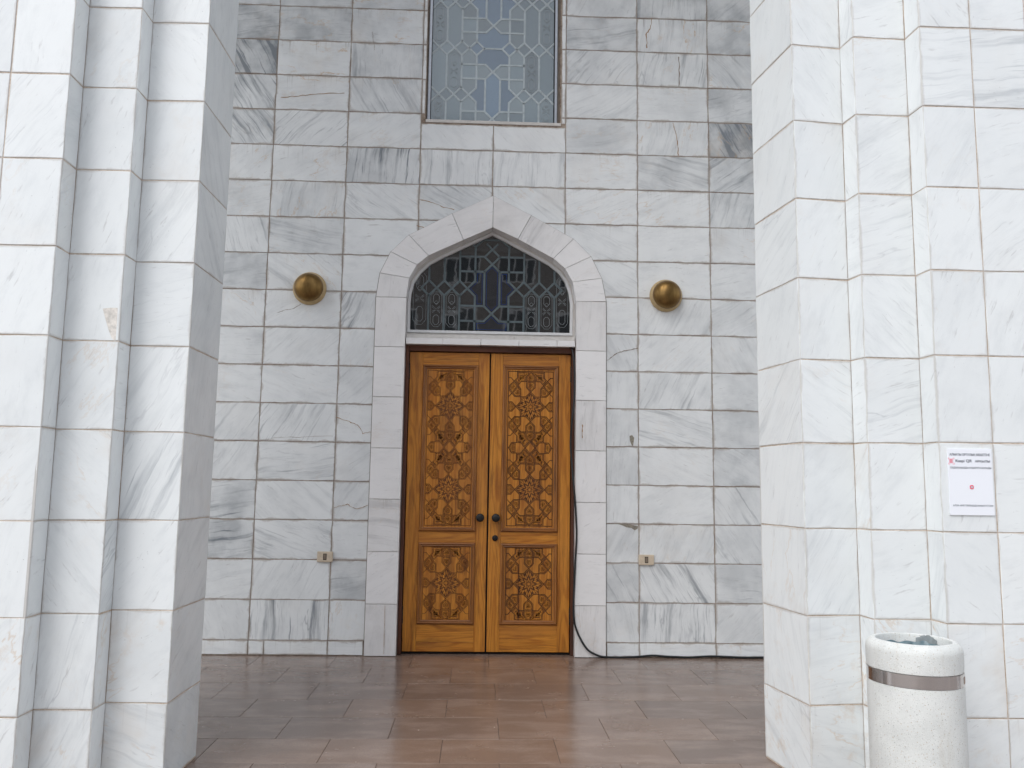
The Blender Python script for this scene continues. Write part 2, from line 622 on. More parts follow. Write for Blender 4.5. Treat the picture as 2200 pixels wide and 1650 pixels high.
def make_glass(name, col, rough, wob=.35, ior=1.75):
    k = NB(name)
    P, Q, oi = k.seeded()
    v = k.ramp(oi.outputs['Random'], 0, 1, .72, 1.25, False)
    hsv = k.n('ShaderNodeHueSaturation')
    hsv.inputs['Color'].default_value = (*col, 1)
    k.l(v, hsv.inputs['Value'])
    g = k.noise(Q, 210, 3, .6).outputs[0]
    k.l(k.mix(k.ramp(g, .4, .7, 0, .22), hsv.outputs[0], tuple(c * 1.8 for c in col)), k.b.inputs['Base Color'])
    k.b.inputs['Roughness'].default_value = rough
    k.b.inputs['IOR'].default_value = ior
    k.bump(k.noise(P, 5.0, 2, .5).outputs[0], wob * .06, .02)
    return k.m
M['glass_dark'] = make_glass('dark grey glass', (.010, .010, .010), .02, ior=2.1)
M['glass_smoke_dark'] = make_glass('dark smoky glass', (.011, .010, .009), .02, ior=2.1)
M['glass_dark_blue'] = make_glass('dark blue glass', (.006, .008, .013), .02, ior=2.0)
M['glass_grey'] = make_glass('grey green glass', (.155, .205, .225), .08)
M['glass_blue'] = make_glass('blue glass', (.120, .185, .255), .08)
M['glass_smoke'] = make_glass('smoky glass', (.160, .202, .215), .08)
M['glass_bevel'] = make_glass('bevelled glass', (.145, .190, .205), .06)
M['came'] = plain('frosted glass strip', (.46, .52, .54), .4, spec=.6, noise=.12, nscale=30)
M['came_dark'] = plain('dim frosted strip', (.105, .135, .145), .3, spec=.5, noise=.15, nscale=30)
M['blue_line'] = plain('blue glass line', (.008, .045, .20), .25)
M['bevel_line'] = plain('bevelled edge', (.30, .33, .34), .12, spec=.9)
M['white_paint'] = plain('white painted metal', (.74, .74, .74), .35, noise=.05, nscale=9)
M['cream_paint'] = plain('cream painted strip', (.63, .60, .565), .5, noise=.1, nscale=14)
M['seal_shade'] = plain('dirty sealant and edge shade', (.16, .13, .105), .9, noise=.35, nscale=25)  # dirty sealant brown; also the painted shadow line round the stone ring
M['gasket'] = plain('black gasket', (.012, .012, .014), .6)
M['steel'] = plain('frame steel', (.42, .44, .47), .35, metal=.6, noise=.08)

def make_brass():
    k = NB('aged brass')
    P, Q, oi = k.seeded()
    n = k.noise(k.scale(Q, (60, 60, 8)), 1.0, 4, .6).outputs[0]
    n2 = k.noise(Q, 12, 4, .6).outputs[0]
    c = k.mix(k.ramp(n, .3, .7, 0, .5), (.25, .152, .055), (.165, .10, .038))
    c = k.mix(k.ramp(n2, .5, .75, 0, .45), c, (.14, .088, .04))
    k.l(c, k.b.inputs['Base Color'])
    k.b.inputs['Metallic'].default_value = 1.0
    k.l(k.ramp(n, .3, .7, .36, .48), k.b.inputs['Roughness'])
    return k.m
M['brass'] = make_brass()
M['pale_brass'] = plain('pale brass rim', (.56, .42, .23), .6, metal=.6, noise=.1)
M['iron'] = plain('black iron', (.016, .015, .015), .42, metal=.3, noise=.25, nscale=60)
M['beige_plastic'] = plain('beige plastic', (.60, .50, .38), .5, noise=.12, nscale=40)
M['brown_plastic'] = plain('brown plastic', (.20, .155, .115), .5, noise=.1)
M['dark_slot'] = plain('dark slot', (.03, .022, .015), .8)
M['rubber'] = plain('black cable', (.010, .012, .014), .45, noise=.2, nscale=30)

def make_terrazzo():
    k = NB('washed concrete')
    P, oi = k.coord()
    col = k.mix(k.ramp(k.noise(P, 5, 4, .6).outputs[0], .35, .7), (.72, .73, .70), (.62, .63, .605))
    for sc, th, c, st in ((170, .34, (.42, .42, .40), .62), (95, .24, (.40, .29, .16), .6), (70, .16, (.12, .11, .10), .65), (240, .34, (.86, .86, .84), .7)):
        v = k.n('ShaderNodeTexVoronoi')
        k.l(k.vmath('ADD', P, (sc * .37, sc * .11, sc * .73)), v.inputs['Vector'])
        v.inputs['Scale'].default_value = sc
        sp = k.n('ShaderNodeSeparateColor')
        k.l(v.outputs['Color'], sp.inputs[0])
        pick = k.math('GREATER_THAN', sp.outputs[0], .55)
        col = k.mix(k.math('MULTIPLY', k.math('MULTIPLY', k.ramp(v.outputs['Distance'], th * .6, th, 1, 0), pick), st), col, c)
    k.l(col, k.b.inputs['Base Color'])
    st = k.ramp(k.noise(k.scale(P, (16, 16, 2.2)), 1.0, 5, .65).outputs[0], .52, .76)
    col = k.mix(k.math('MULTIPLY', st, .3), col, (.44, .37, .27))
    k.l(col, k.b.inputs['Base Color'])
    k.b.inputs['Roughness'].default_value = .75
    k.bump(k.noise(P, 170, 3, .7).outputs[0], .35, .004)
    return k.m
M['terrazzo'] = make_terrazzo()
M['chrome'] = plain('polished steel', (.62, .59, .57), .14, metal=1.0)
M['bag'] = plain('grey green plastic bag', (.11, .175, .195), .3, noise=.35, nscale=22)
M['paper'] = plain('white printed sheet', (.84, .86, .90), .4)
M['ink'] = plain('dark print', (.035, .04, .075), .5)
M['red_ink'] = plain('red print', (.78, .06, .13), .5)
M['sticker'] = plain('brown sticker', (.32, .22, .16), .5, noise=.2)
M['mortar'] = plain('exposed mortar', (.26, .235, .19), .95, noise=.35, nscale=70)
M['crack'] = plain('rusty crack', (.38, .235, .13), .9, noise=.4, nscale=60)
M['dark_crack'] = plain('dark crack', (.26, .205, .165), .9, noise=.4, nscale=60)

def make_brick():
    k = NB('brown brick')
    P, oi = k.coord()
    sx = k.n('ShaderNodeSeparateXYZ')
    k.l(P, sx.inputs[0])
    cm = k.n('ShaderNodeCombineXYZ')
    k.l(k.math('ADD', sx.outputs[0], sx.outputs[1]), cm.inputs[0])
    k.l(sx.outputs[2], cm.inputs[1])
    br = k.n('ShaderNodeTexBrick')
    k.l(cm.outputs[0], br.inputs['Vector'])
    br.inputs['Scale'].default_value = 1.0
    br.inputs['Color1'].default_value = (.33, .295, .27, 1)
    br.inputs['Color2'].default_value = (.25, .22, .20, 1)
    br.inputs['Mortar'].default_value = (.38, .36, .34, 1)
    br.inputs['Mortar Size'].default_value = .012
    br.inputs['Brick Width'].default_value = .25
    br.inputs['Row Height'].default_value = .088
    k.l(br.outputs[0], k.b.inputs['Base Color'])
    k.b.inputs['Roughness'].default_value = .9
    return k.m
M['brick'] = make_brick()
M['house_glass'] = plain('house window glass', (.03, .04, .045), .05, spec=.6)
M['house_frame'] = plain('house window frame', (.88, .88, .87), .5)
M['concrete'] = plain('concrete band', (.36, .34, .32), .85, noise=.12)

# ------------------------------------------------------------------ tiles
GAP = .0046
def tile_mesh(w, h, t=.012, poly=None, cham=.0016):
    """a slab w by h, centred, its face at local y = 0; a poly (centred coordinates) replaces the rectangle"""
    bm = bmesh.new()
    lo = bm.loops.layers.uv.new('lo')
    hi = bm.loops.layers.uv.new('hi')
    pts = poly or [(-w / 2, -h / 2), (w / 2, -h / 2), (w / 2, h / 2), (-w / 2, h / 2)]
    if poly is None:
        q = [(p[0] + random.uniform(-.0015, .0015), p[1] + random.uniform(-.0015, .0015)) for p in pts]
    else:
        q = pts
    bm_prism(bm, q, 0.0, t, cham)
    bmesh.ops.recalc_face_normals(bm, faces=bm.faces[:])
    for f in bm.faces:
        for l in f.loops:
            x, z = l.vert.co.x, l.vert.co.z
            l[lo].uv = (x + w / 2, z + h / 2)
            l[hi].uv = (w / 2 - x, h / 2 - z)
    me = bpy.data.meshes.new('marble_tile')
    bm.to_mesh(me)
    bm.free()
    return me

def slab_color(tone, ang, stripe, rust):
    g = .5 + ang / 180.0
    return (max(0, min(1, tone)), max(0, min(1, g)), stripe, rust)

def add_tile(parent, mat, x0, x1, z0, z1, y, color, poly=None, gap=GAP, jit=.0011):
    cx, cz = (x0 + x1) / 2, (z0 + z1) / 2
    w, h = x1 - x0 - gap, z1 - z0 - gap
    pl = None
    if poly:
        pl = [(p[0] - cx, p[1] - cz) for p in inset_poly(poly, gap / 2)]
    me = tile_mesh(w, h, poly=pl)
    return link('marble_tile', me, mat, parent, (cx, y + random.uniform(-jit, jit), cz),
                (random.gauss(0, .0012), 0, random.gauss(0, .0012)), color)

# ------------------------------------------------------------------ the back wall
Z0, HR = .1113, .3032                    # top of the plinth, course height
OUT_ARCH = [(-.921, 2.796), (-.896, 2.993), (-.815, 3.171), (-.674, 3.314), (-.3265, 3.5035), (.008, 3.664),
            (.322, 3.505), (.67, 3.316), (.813, 3.172), (.901, 2.993), (.938, 2.799)]
IN_ARCH = [(-.676, 2.797), (-.658, 2.957), (-.599, 3.067), (-.508, 3.146), (-.228, 3.283), (.008, 3.394),
           (.215, 3.302), (.505, 3.146), (.6, 3.065), (.662, 2.955), (.692, 2.795)]
OXL, OXR, IXL, IXR = -.921, .938, -.676, .692

def arch_z(x, arch=OUT_ARCH, drop=.05):
    """height of the stone ring above x; slabs tuck in behind it by 'drop'"""
    s = drop
    if x <= OXL + s or x >= OXR - s:
        return -1.0
    for (xa, za), (xb, zb) in zip(arch, arch[1:]):
        if xa <= x <= xb and xb > xa:
            return za + (zb - za) * (x - xa) / (xb - xa) - s
    return arch[0][1] - s

WIN = (-.562, .548, 4.292)               # upper window opening: left, right, sill

def below_cut(x0, x1, z0, z1):
    """rectangle minus the doorway ring: returns None (nothing left), 'full', or an outline"""
    N = 60
    xs = [x0 + (x1 - x0) * i / N for i in range(N + 1)]
    for xx in [OXL + .0501, OXR - .0501] + [p[0] for p in OUT_ARCH]:
        if x0 < xx < x1:
            xs.append(xx)
    xs.sort()
    zz = [arch_z(x) for x in xs]
    if max(zz) <= z0:
        return 'full'
    keep = [(x, max(z, z0)) for x, z in zip(xs, zz) if z < z1 - .004]
    if len(keep) < 3 or keep[-1][0] - keep[0][0] < .02:
        return None
    pts = keep + [(keep[-1][0], z1), (keep[0][0], z1)]
    pts = clean_poly(pts, 1e-4)
    if abs(area(pts)) < .003:
        return None
    return pts

wall = thing('marble_wall', 'recessed grey-veined marble wall behind the two pillars, with doorway and window', 'wall', (0, 0, 0))
T = {   # course: per column (tone, direction, vein, rust)
 17: dict(A=(.60,0,.3,.1), B=(.60,0,.3,.1), C=(.74,0,.2,.5), F=(.74,60,.4,0), G=(.66,88,.6,.1), H=(.60,40,.3,.1)),
 16: dict(A=(.56,10,.6,.2), B=(.62,5,.4,.4), C=(.77,-10,.1,.6), F=(.62,10,.5,.1), G=(.78,85,.5,.8), H=(.66,30,.2,.5)),
 15: dict(A=(.42,-62,1,.1), B=(.84,0,.1,.8), C=(.72,88,.5,.1), F=(.75,50,.6,.1), G=(.82,80,.7,.2), H=(.77,-45,.5,.5)),
 14: dict(A=(.72,-57,.8,0), B=(.86,8,.2,.7), C=(.78,-60,.5,.4), F=(.85,30,.3,.1), G=(.83,0,.2,.2), H=(.64,15,.5,0)),
 13: dict(A=(.76,-52,.7,.1), B=(.86,45,.8,0), C=(.9,30,.25,.2), D=(.92,-45,.15,0), E=(.92,-45,.15,0), F=(.80,10,.25,.2), G=(.84,75,.4,.6), H=(.48,-63,1,.5)),
 12: dict(A=(.84,40,.2,.7), B=(.88,20,.15,.6), C=(.72,86,.9,0), D=(.9,88,.6,.1), E=(.92,85,.5,0), F=(.92,0,.15,.3), G=(.72,-15,.5,.1), H=(.70,35,.6,.3)),
 11: dict(A=(.82,10,.25,.2), B=(.82,80,.4,.5), C=(.9,-35,.6,.1), D=(.76,-30,.6,.1), E=(.9,-38,.4,.3), F=(.92,22,.35,.3), G=(.9,20,.2,.4), H=(.74,72,.5,0)),
 10: dict(A=(.8,-70,.6,0), B=(.74,-10,.5,.3), C=(.93,0,.05,0), F=(.87,-25,.35,.2), G=(.9,10,.15,.1), H=(.86,-20,.2,.4)),
 9: dict(A=(.68,8,.4,0), B=(.88,-38,.45,.3), C=(.93,0,.05,0), F=(.88,-30,.4,.1), G=(.9,0,.1,.1), H=(.84,10,.3,.1)),
 8: dict(A=(.86,-40,.2,.5), B=(.89,30,.25,.2), C=(.80,65,.8,0), F=(.92,0,.1,.2), G=(.86,65,.35,0), H=(.82,32,.35,.1)),
 7: dict(A=(.84,0,.25,0), B=(.88,40,.3,0), C=(.88,60,.2,.2), F=(.84,-60,.25,.1), G=(.89,40,.2,.1), H=(.82,-60,.3,.1)),
 6: dict(A=(.87,-5,.3,.1), B=(.89,-20,.2,.1), C=(.84,45,.4,0), F=(.82,88,.25,0), G=(.84,65,.5,0), H=(.78,0,.1,0)),
 5: dict(A=(.86,55,.5,0), B=(.87,62,.6,0), C=(.89,0,.1,.1), F=(.80,85,.3,0), G=(.87,-15,.6,.1), H=(.74,0,.1,0)),
 4: dict(A=(.82,60,.3,0), B=(.87,8,.6,.1), C=(.84,30,.3,.1), F=(.80,88,.3,0), G=(.89,-20,.25,.1), H=(.70,-30,.25,0)),
 3: dict(A=(.66,12,.6,0), B=(.9,-40,.3,0), C=(.82,60,.3,.1), F=(.86,88,.2,0), G=(.89,20,.08,0), H=(.78,-56,.6,0)),
 2: dict(A=(.64,8,.8,0), B=(.85,-22,.6,0), C=(.86,0,.1,0), F=(.84,60,.3,.1), G=(.86,65,.35,.3), H=(.78,-57,.5,0)),
 1: dict(A=(.84,10,.35,0), B=(.87,65,.35,0), C=(.64,10,.5,0), F=(.72,-60,.7,0), G=(.87,-58,.85,0), H=(.74,-6,.5,0)),
 0: dict(A=(.85,-70,.2,0), B=(.86,90,.85,0), C=(.87,80,.2,.3), F=(.84,-78,.35,.2), G=(.86,87,.75,0), H=(.84,40,.3,0)),
}
COLS = {'A': (-4, -3), 'B': (-3, -2), 'C': (-2, -1), 'D': (-1, 0), 'E': (0, 1), 'F': (1, 2), 'G': (2, 3), 'H': (3, 4),
        'I': (-5, -4), 'J': (4, 5)}
def rnd_slab():
    return (random.uniform(.74, .92), random.choice([-60, -30, 0, 20, 45, 80]) + random.uniform(-8, 8), random.uniform(.1, .6), random.choice([0, 0, .2, .5]))
for r in range(0, 19):
    za, zb = Z0 + r * HR, Z0 + (r + 1) * HR
    for c, (i0, i1) in COLS.items():
        x0, x1 = i0 * .6, i1 * .6
        col = T.get(r, {}).get(c) or rnd_slab()
        poly = None
        if r >= 14 and c in 'DE':
            continue                                 # the window
        if r >= 13 and c == 'C' and x1 > WIN[0] - .03:
            x1 = -.6
        zb = WIN[2] - .02 if (r == 13 and c in 'DE') else Z0 + (r + 1) * HR
        q = below_cut(x0, x1, za, zb)
        if q is None:
            continue
        if q != 'full':
            xs = [p[0] for p in q]
            zs = [p[1] for p in q]
            add_tile(wall, M['marble'], min(xs), max(xs), min(zs), max(zs), 0.0, slab_color(*col), q)
        else:
            add_tile(wall, M['marble'], x0, x1, za, zb, 0.0, slab_color(*col))
    if r >= 14:                                      # narrow slivers beside the window
        add_tile(wall, M['marble'], .562, .6, za, zb, 0.0, slab_color(.92, 0, .1, .1))
        add_tile(wall, M['marble'], -.6, -.567, za, zb, 0.0, slab_color(.9, 0, .1, .1))
# little quoin left of and below the window
add_tile(wall, M['marble'], .562, .6, WIN[2] + .01, Z0 + 14 * HR, 0.0, slab_color(.95, 0, .1, .2))
# plinth course, stepped a little proud
for x0, x1 in ((-3, -2.4), (-2.4, -1.8), (-1.8, -1.68), (-1.68, -1.2), (-1.2, -.93), (.945, 1.2), (1.2, 1.8), (1.8, 2.4), (2.4, 3)):
    add_tile(wall, M['marble'], x0, x1, .003, Z0, -.003, slab_color(random.uniform(.86, .95), random.choice([0, -8, 6]), .25, .3))
# out of frame the same wall goes on as large slabs
for x0, x1, z0, z1 in ((-8, -3, 0, 9), (3, 8, 0, 9), (-3, -.6, Z0 + 19 * HR, 9), (.6, 3, Z0 + 19 * HR, 9), (-.6, .6, 7.2, 9)):
    add_tile(wall, M['marble'], x0, x1, z0, z1, 0.0, slab_color(.85, 20, .3, .1))
# bedding behind the slabs: the recessed joints
bm = bmesh.new()
YF, YB = .0034, .40
bm_box(bm, -8, OXL + .07, YF, YB, 0, 9)
bm_box(bm, OXR - .07, 8, YF, YB, 0, 9)
low = []
N = 40
xa, xb = OXL + .07, OXR - .07
for i in range(N + 1):
    x = xa + (xb - xa) * i / N
    low.append((x, arch_z(min(max(x, OXL + .0502), OXR - .0502)) - .02))
bm_prism(bm, low + [(xb, WIN[2] - .005), (xa, WIN[2] - .005)], YF, YB)
bm_box(bm, xa, WIN[0] - .004, YF, YB, WIN[2] - .005, 9)
bm_box(bm, WIN[1] + .004, xb, YF, YB, WIN[2] - .005, 9)
bm_box(bm, WIN[0] - .004, WIN[1] + .004, YF, YB, 7.2, 9)
link('bedding', to_mesh(bm, 'bedding'), M['grout'], wall)

def strip(name, pts, mat, parent, y, w=.004, t=.0012, jag=1.0, sub=5):
    """a thin broken line lying on the stone (a crack, its filler proud of the face)"""
    bm = bmesh.new()
    P = []
    for (a, b) in zip(pts, pts[1:]):
        for k in range(sub):
            f = k / sub
            P.append((a[0] + (b[0] - a[0]) * f + random.gauss(0, .0022 * jag), a[1] + (b[1] - a[1]) * f + random.gauss(0, .0022 * jag)))
    P.append(pts[-1])
    L, R2 = [], []
    for i, p in enumerate(P):
        q, s = P[min(i + 1, len(P) - 1)], P[max(i - 1, 0)]
        d = Vector((q[0] - s[0], q[1] - s[1]))
        d = d.normalized() if d.length > 0 else Vector((1, 0))
        ww = w * random.uniform(.2, 1.15) * .4
        L.append((p[0] - d.y * ww, p[1] + d.x * ww))
        R2.append((p[0] + d.y * ww, p[1] - d.x * ww))
    bm_prism(bm, L + R2[::-1], y - t, y + .003)
    return link(name, to_mesh(bm, name), mat, parent)

strip('crack', [(-1.198, 1.825), (-1.10, 1.79), (-1.03, 1.765), (-.985, 1.70), (-.925, 1.71)], M['crack'], wall, -.0012, .008)
strip('crack', [(-1.195, 1.115), (-1.13, 1.135), (-1.09, 1.145), (-1.05, 1.118), (-1.0, 1.112), (-.93, 1.14)], M['crack'], wall, -.0012, .006)
strip('crack', [(.945, 2.32), (1.02, 2.375), (1.10, 2.405), (1.196, 2.425)], M['dark_crack'], wall, -.0012, .008, jag=1.4)
strip('crack', [(-1.70, 2.655), (-1.64, 2.675), (-1.57, 2.69), (-1.52, 2.725)], M['dark_crack'], wall, -.0012, .005)
strip('crack', [(-.595, 3.62), (-.50, 3.60), (-.42, 3.57), (-.31, 3.54)], M['crack'], wall, -.0012, .007)
strip('crack', [(-1.78, 1.635), (-1.62, 1.66), (-1.45, 1.665), (-1.22, 1.675)], M['dark_crack'], wall, -.0012, .0035)
strip('crack', [(1.555, 4.665), (1.56, 4.78), (1.556, 4.93)], M['dark_crack'], wall, -.0012, .011, jag=.6)
strip('crack', [(-1.03, 5.06), (-1.015, 4.98), (-1.005, 4.90)], M['dark_crack'], wall, -.0012, .0035)
strip('crack', [(-1.76, 4.46), (-1.62, 4.475), (-1.45, 4.50), (-1.24, 4.515)], M['crack'], wall, -.0012, .006)
strip('crack', [(-.615, 3.40), (-.55, 3.385), (-.50, 3.365)], M['crack'], wall, -.0012, .006)
strip('crack', [(1.50, 4.345), (1.525, 4.25), (1.54, 4.16), (1.545, 4.06)], M['crack'], wall, -.0012, .008, jag=.7)
strip('crack', [(1.33, 5.27), (1.315, 5.18), (1.28, 5.12), (1.285, 5.0)], M['crack'], wall, -.0012, .012, jag=1.0)
# broken patches where the mortar shows
link('chip', prism_mesh('chip', [(1.155, 1.63), (1.165, 1.70), (1.148, 1.722), (1.128, 1.715), (1.13, 1.68), (1.142, 1.645)], -.0016, .003), M['mortar'], wall)
link('chip', prism_mesh('chip', [(.985, 1.021), (1.03, 1.02), (1.07, 1.008), (1.10, .995), (1.14, .99), (1.165, .972), (1.19, .985), (1.192, 1.005), (1.15, 1.012), (1.12, 1.02), (1.09, 1.018), (1.05, 1.026)][::-1], -.0016, .003), M['mortar'], wall)

# ------------------------------------------------------------------ stone ring round the doorway
ring = thing('arched_door_surround', 'smooth pale marble pointed-arch surround framing the wooden double door', 'door surround', (0, 0, 0))
def ring_stone(pts, col):
    p = inset_poly(pts, .0015)
    cx = sum(q[0] for q in p) / len(p)
    cz = sum(q[1] for q in p) / len(p)
    bm = bmesh.new()
    lo = bm.loops.layers.uv.new('lo')
    hi = bm.loops.layers.uv.new('hi')
    bm_prism(bm, [(q[0] - cx, q[1] - cz) for q in p], 0.0, .16, .0014)
    bmesh.ops.recalc_face_normals(bm, faces=bm.faces[:])
    ex = max(abs(q[0] - cx) for q in p)
    ez = max(abs(q[1] - cz) for q in p)
    for f in bm.faces:
        for l in f.loops:
            x, z = l.vert.co.x, l.vert.co.z
            l[lo].uv = (x + ex, z + ez)
            l[hi].uv = (ex - x, ez - z)
    me = bpy.data.meshes.new('surround_stone')
    bm.to_mesh(me)
    bm.free()
    return link('surround_stone', me, M['trim_marble'], ring, (cx, -.02 + random.uniform(-.0006, .0006), cz), None, col)
oA, iA = OUT_ARCH, IN_ARCH
ring_cols = [(.80, 80, .3, .1), (.95, -20, .15, .05), (.94, -30, .1, .05), (.90, 22, .3, .05), (.86, 20, .3, .1),
             (.80, 10, .2, .05), (.86, 60, .5, .1), (.95, -40, .1, 0), (.92, 30, .12, .1), (.96, 0, .05, .0)]
def curved(j):
    return slab_color(*ring_cols[j])
for j in range(10):
    ring_stone([oA[j], oA[j + 1], iA[j + 1], iA[j]][::-1], curved(j))
zl = [2.796, 2.393, 1.991, 1.587, 1.189, .786, .39, .002]
zr = [2.797, 2.392, 1.991, 1.59, 1.185, .785, .391, .002]
vl = [(.92, 85, .1, .05), (.96, 0, .05, 0), (.93, 0, .05, .1), (.96, 0, .05, 0), (.86, -3, .5, .6), (.95, 30, .25, .1), (.82, 88, .25, .1)]
vr = [(.84, 85, .25, .1), (.97, 0, .03, 0), (.78, 86, .6, .4), (.93, 85, .15, .1), (.93, 30, .05, .05), (.97, 0, .03, 0), (.84, 86, .35, .4)]
for zs, xo, xi, cs in ((zl, OXL, IXL, vl), (zr, IXR, OXR, vr)):
    for k in range(7):
        ring_stone([(xo, zs[k + 1]), (xi, zs[k + 1]), (xi, zs[k]), (xo, zs[k])], slab_color(*cs[k]))
strip('crack', [(1.0 - .135, .385), (.866, .2), (.867, .02)], M['crack'], ring, -.0215, .003, jag=.2).location.x = -1.635
strip('crack', [(.745, 1.80), (.748, 1.76), (.747, 1.69)], M['crack'], ring, -.0215, .010, jag=.8)
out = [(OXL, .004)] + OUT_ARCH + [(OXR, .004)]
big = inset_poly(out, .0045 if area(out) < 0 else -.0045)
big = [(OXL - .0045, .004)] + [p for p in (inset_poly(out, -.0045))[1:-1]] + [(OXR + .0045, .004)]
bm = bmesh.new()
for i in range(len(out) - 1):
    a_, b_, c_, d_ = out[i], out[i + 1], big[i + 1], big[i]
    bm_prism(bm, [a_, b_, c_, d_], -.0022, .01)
link('edge_shadow', to_mesh(bm, 'edge_shadow'), M['seal_shade'], ring)  # dark strip painted in as the shadow line along the ring's outer edge
# five slabs between door frame and window
sx = [IXL + .003, -.379, -.073, .234, .542, IXR - .003]
for a, b in zip(sx, sx[1:]):
    me = tile_mesh(b - a - .0025, .05, t=.10)
    me.name = 'lintel_slab'
    link('lintel_slab', me, M['trim_marble'], ring, ((a + b) / 2, -.002, 2.449), None, slab_color(.95, 0, .1, .05))

# ------------------------------------------------------------------ stained glass
UU, HH = .1262, .208
DD = .5 * UU
def glass_segments(xc, zc, zmin, zmax):
    """the strap pattern round (xc, zc), zc being a row where a tall hexagon stands in the middle"""
    S = []
    def add(a, b):
        S.append((a, b))
        S.append(((-a[0], a[1]), (-b[0], b[1])))
    c = [0, 1.1 * UU, 2.1 * UU, 3.1 * UU, 4.1 * UU, 5.1 * UU]
    for k in range(-4, 5):
        zB = k * 4 * HH
        zA = zB + 2 * HH
        for zz, n0 in ((zB, 1), (zA, 0)):
            if n0 == 1:
                add((1.6 * UU, zz), (c[1], zz + DD))
                add((1.6 * UU, zz), (c[1], zz - DD))
            else:
                add((.6 * UU, zz), (c[1], zz + DD)); add((c[1], zz + DD), (1.6 * UU, zz))
                add((.6 * UU, zz), (c[1], zz - DD)); add((c[1], zz - DD), (1.6 * UU, zz))
                S.append(((-.6 * UU, zz), (.6 * UU, zz)))
            for q in (2, 3, 4):
                for s in (1, -1):
                    add((c[q] - .5 * UU, zz), (c[q], zz + s * DD))
                    add((c[q], zz + s * DD), (c[q] + .5 * UU, zz))
        for base, top in ((zB + DD, zA - DD), (zA + DD, zB + 4 * HH - DD)):
            for q in (1, 2, 3, 4):
                add((c[q], base), (c[q], top))
        for s in (1, -1):
            zx = zB + s * HH
            add((0, zx), (.5 * UU, zx + DD)); add((0, zx), (.5 * UU, zx - DD))
            add((.5 * UU, zx + DD), (c[2], zx + DD))
            add((.5 * UU, zx - DD), (c[2], zx - DD))
        add((.5 * UU, zB - HH + DD), (.5 * UU, zB + HH - DD))
    out = []
    for a, b in S:
        if max(a[1], b[1]) + zc < zmin - .01 or min(a[1], b[1]) + zc > zmax + .01:
            continue
        out.append(((a[0] + xc, a[1] + zc), (b[0] + xc, b[1] + zc)))
    return out

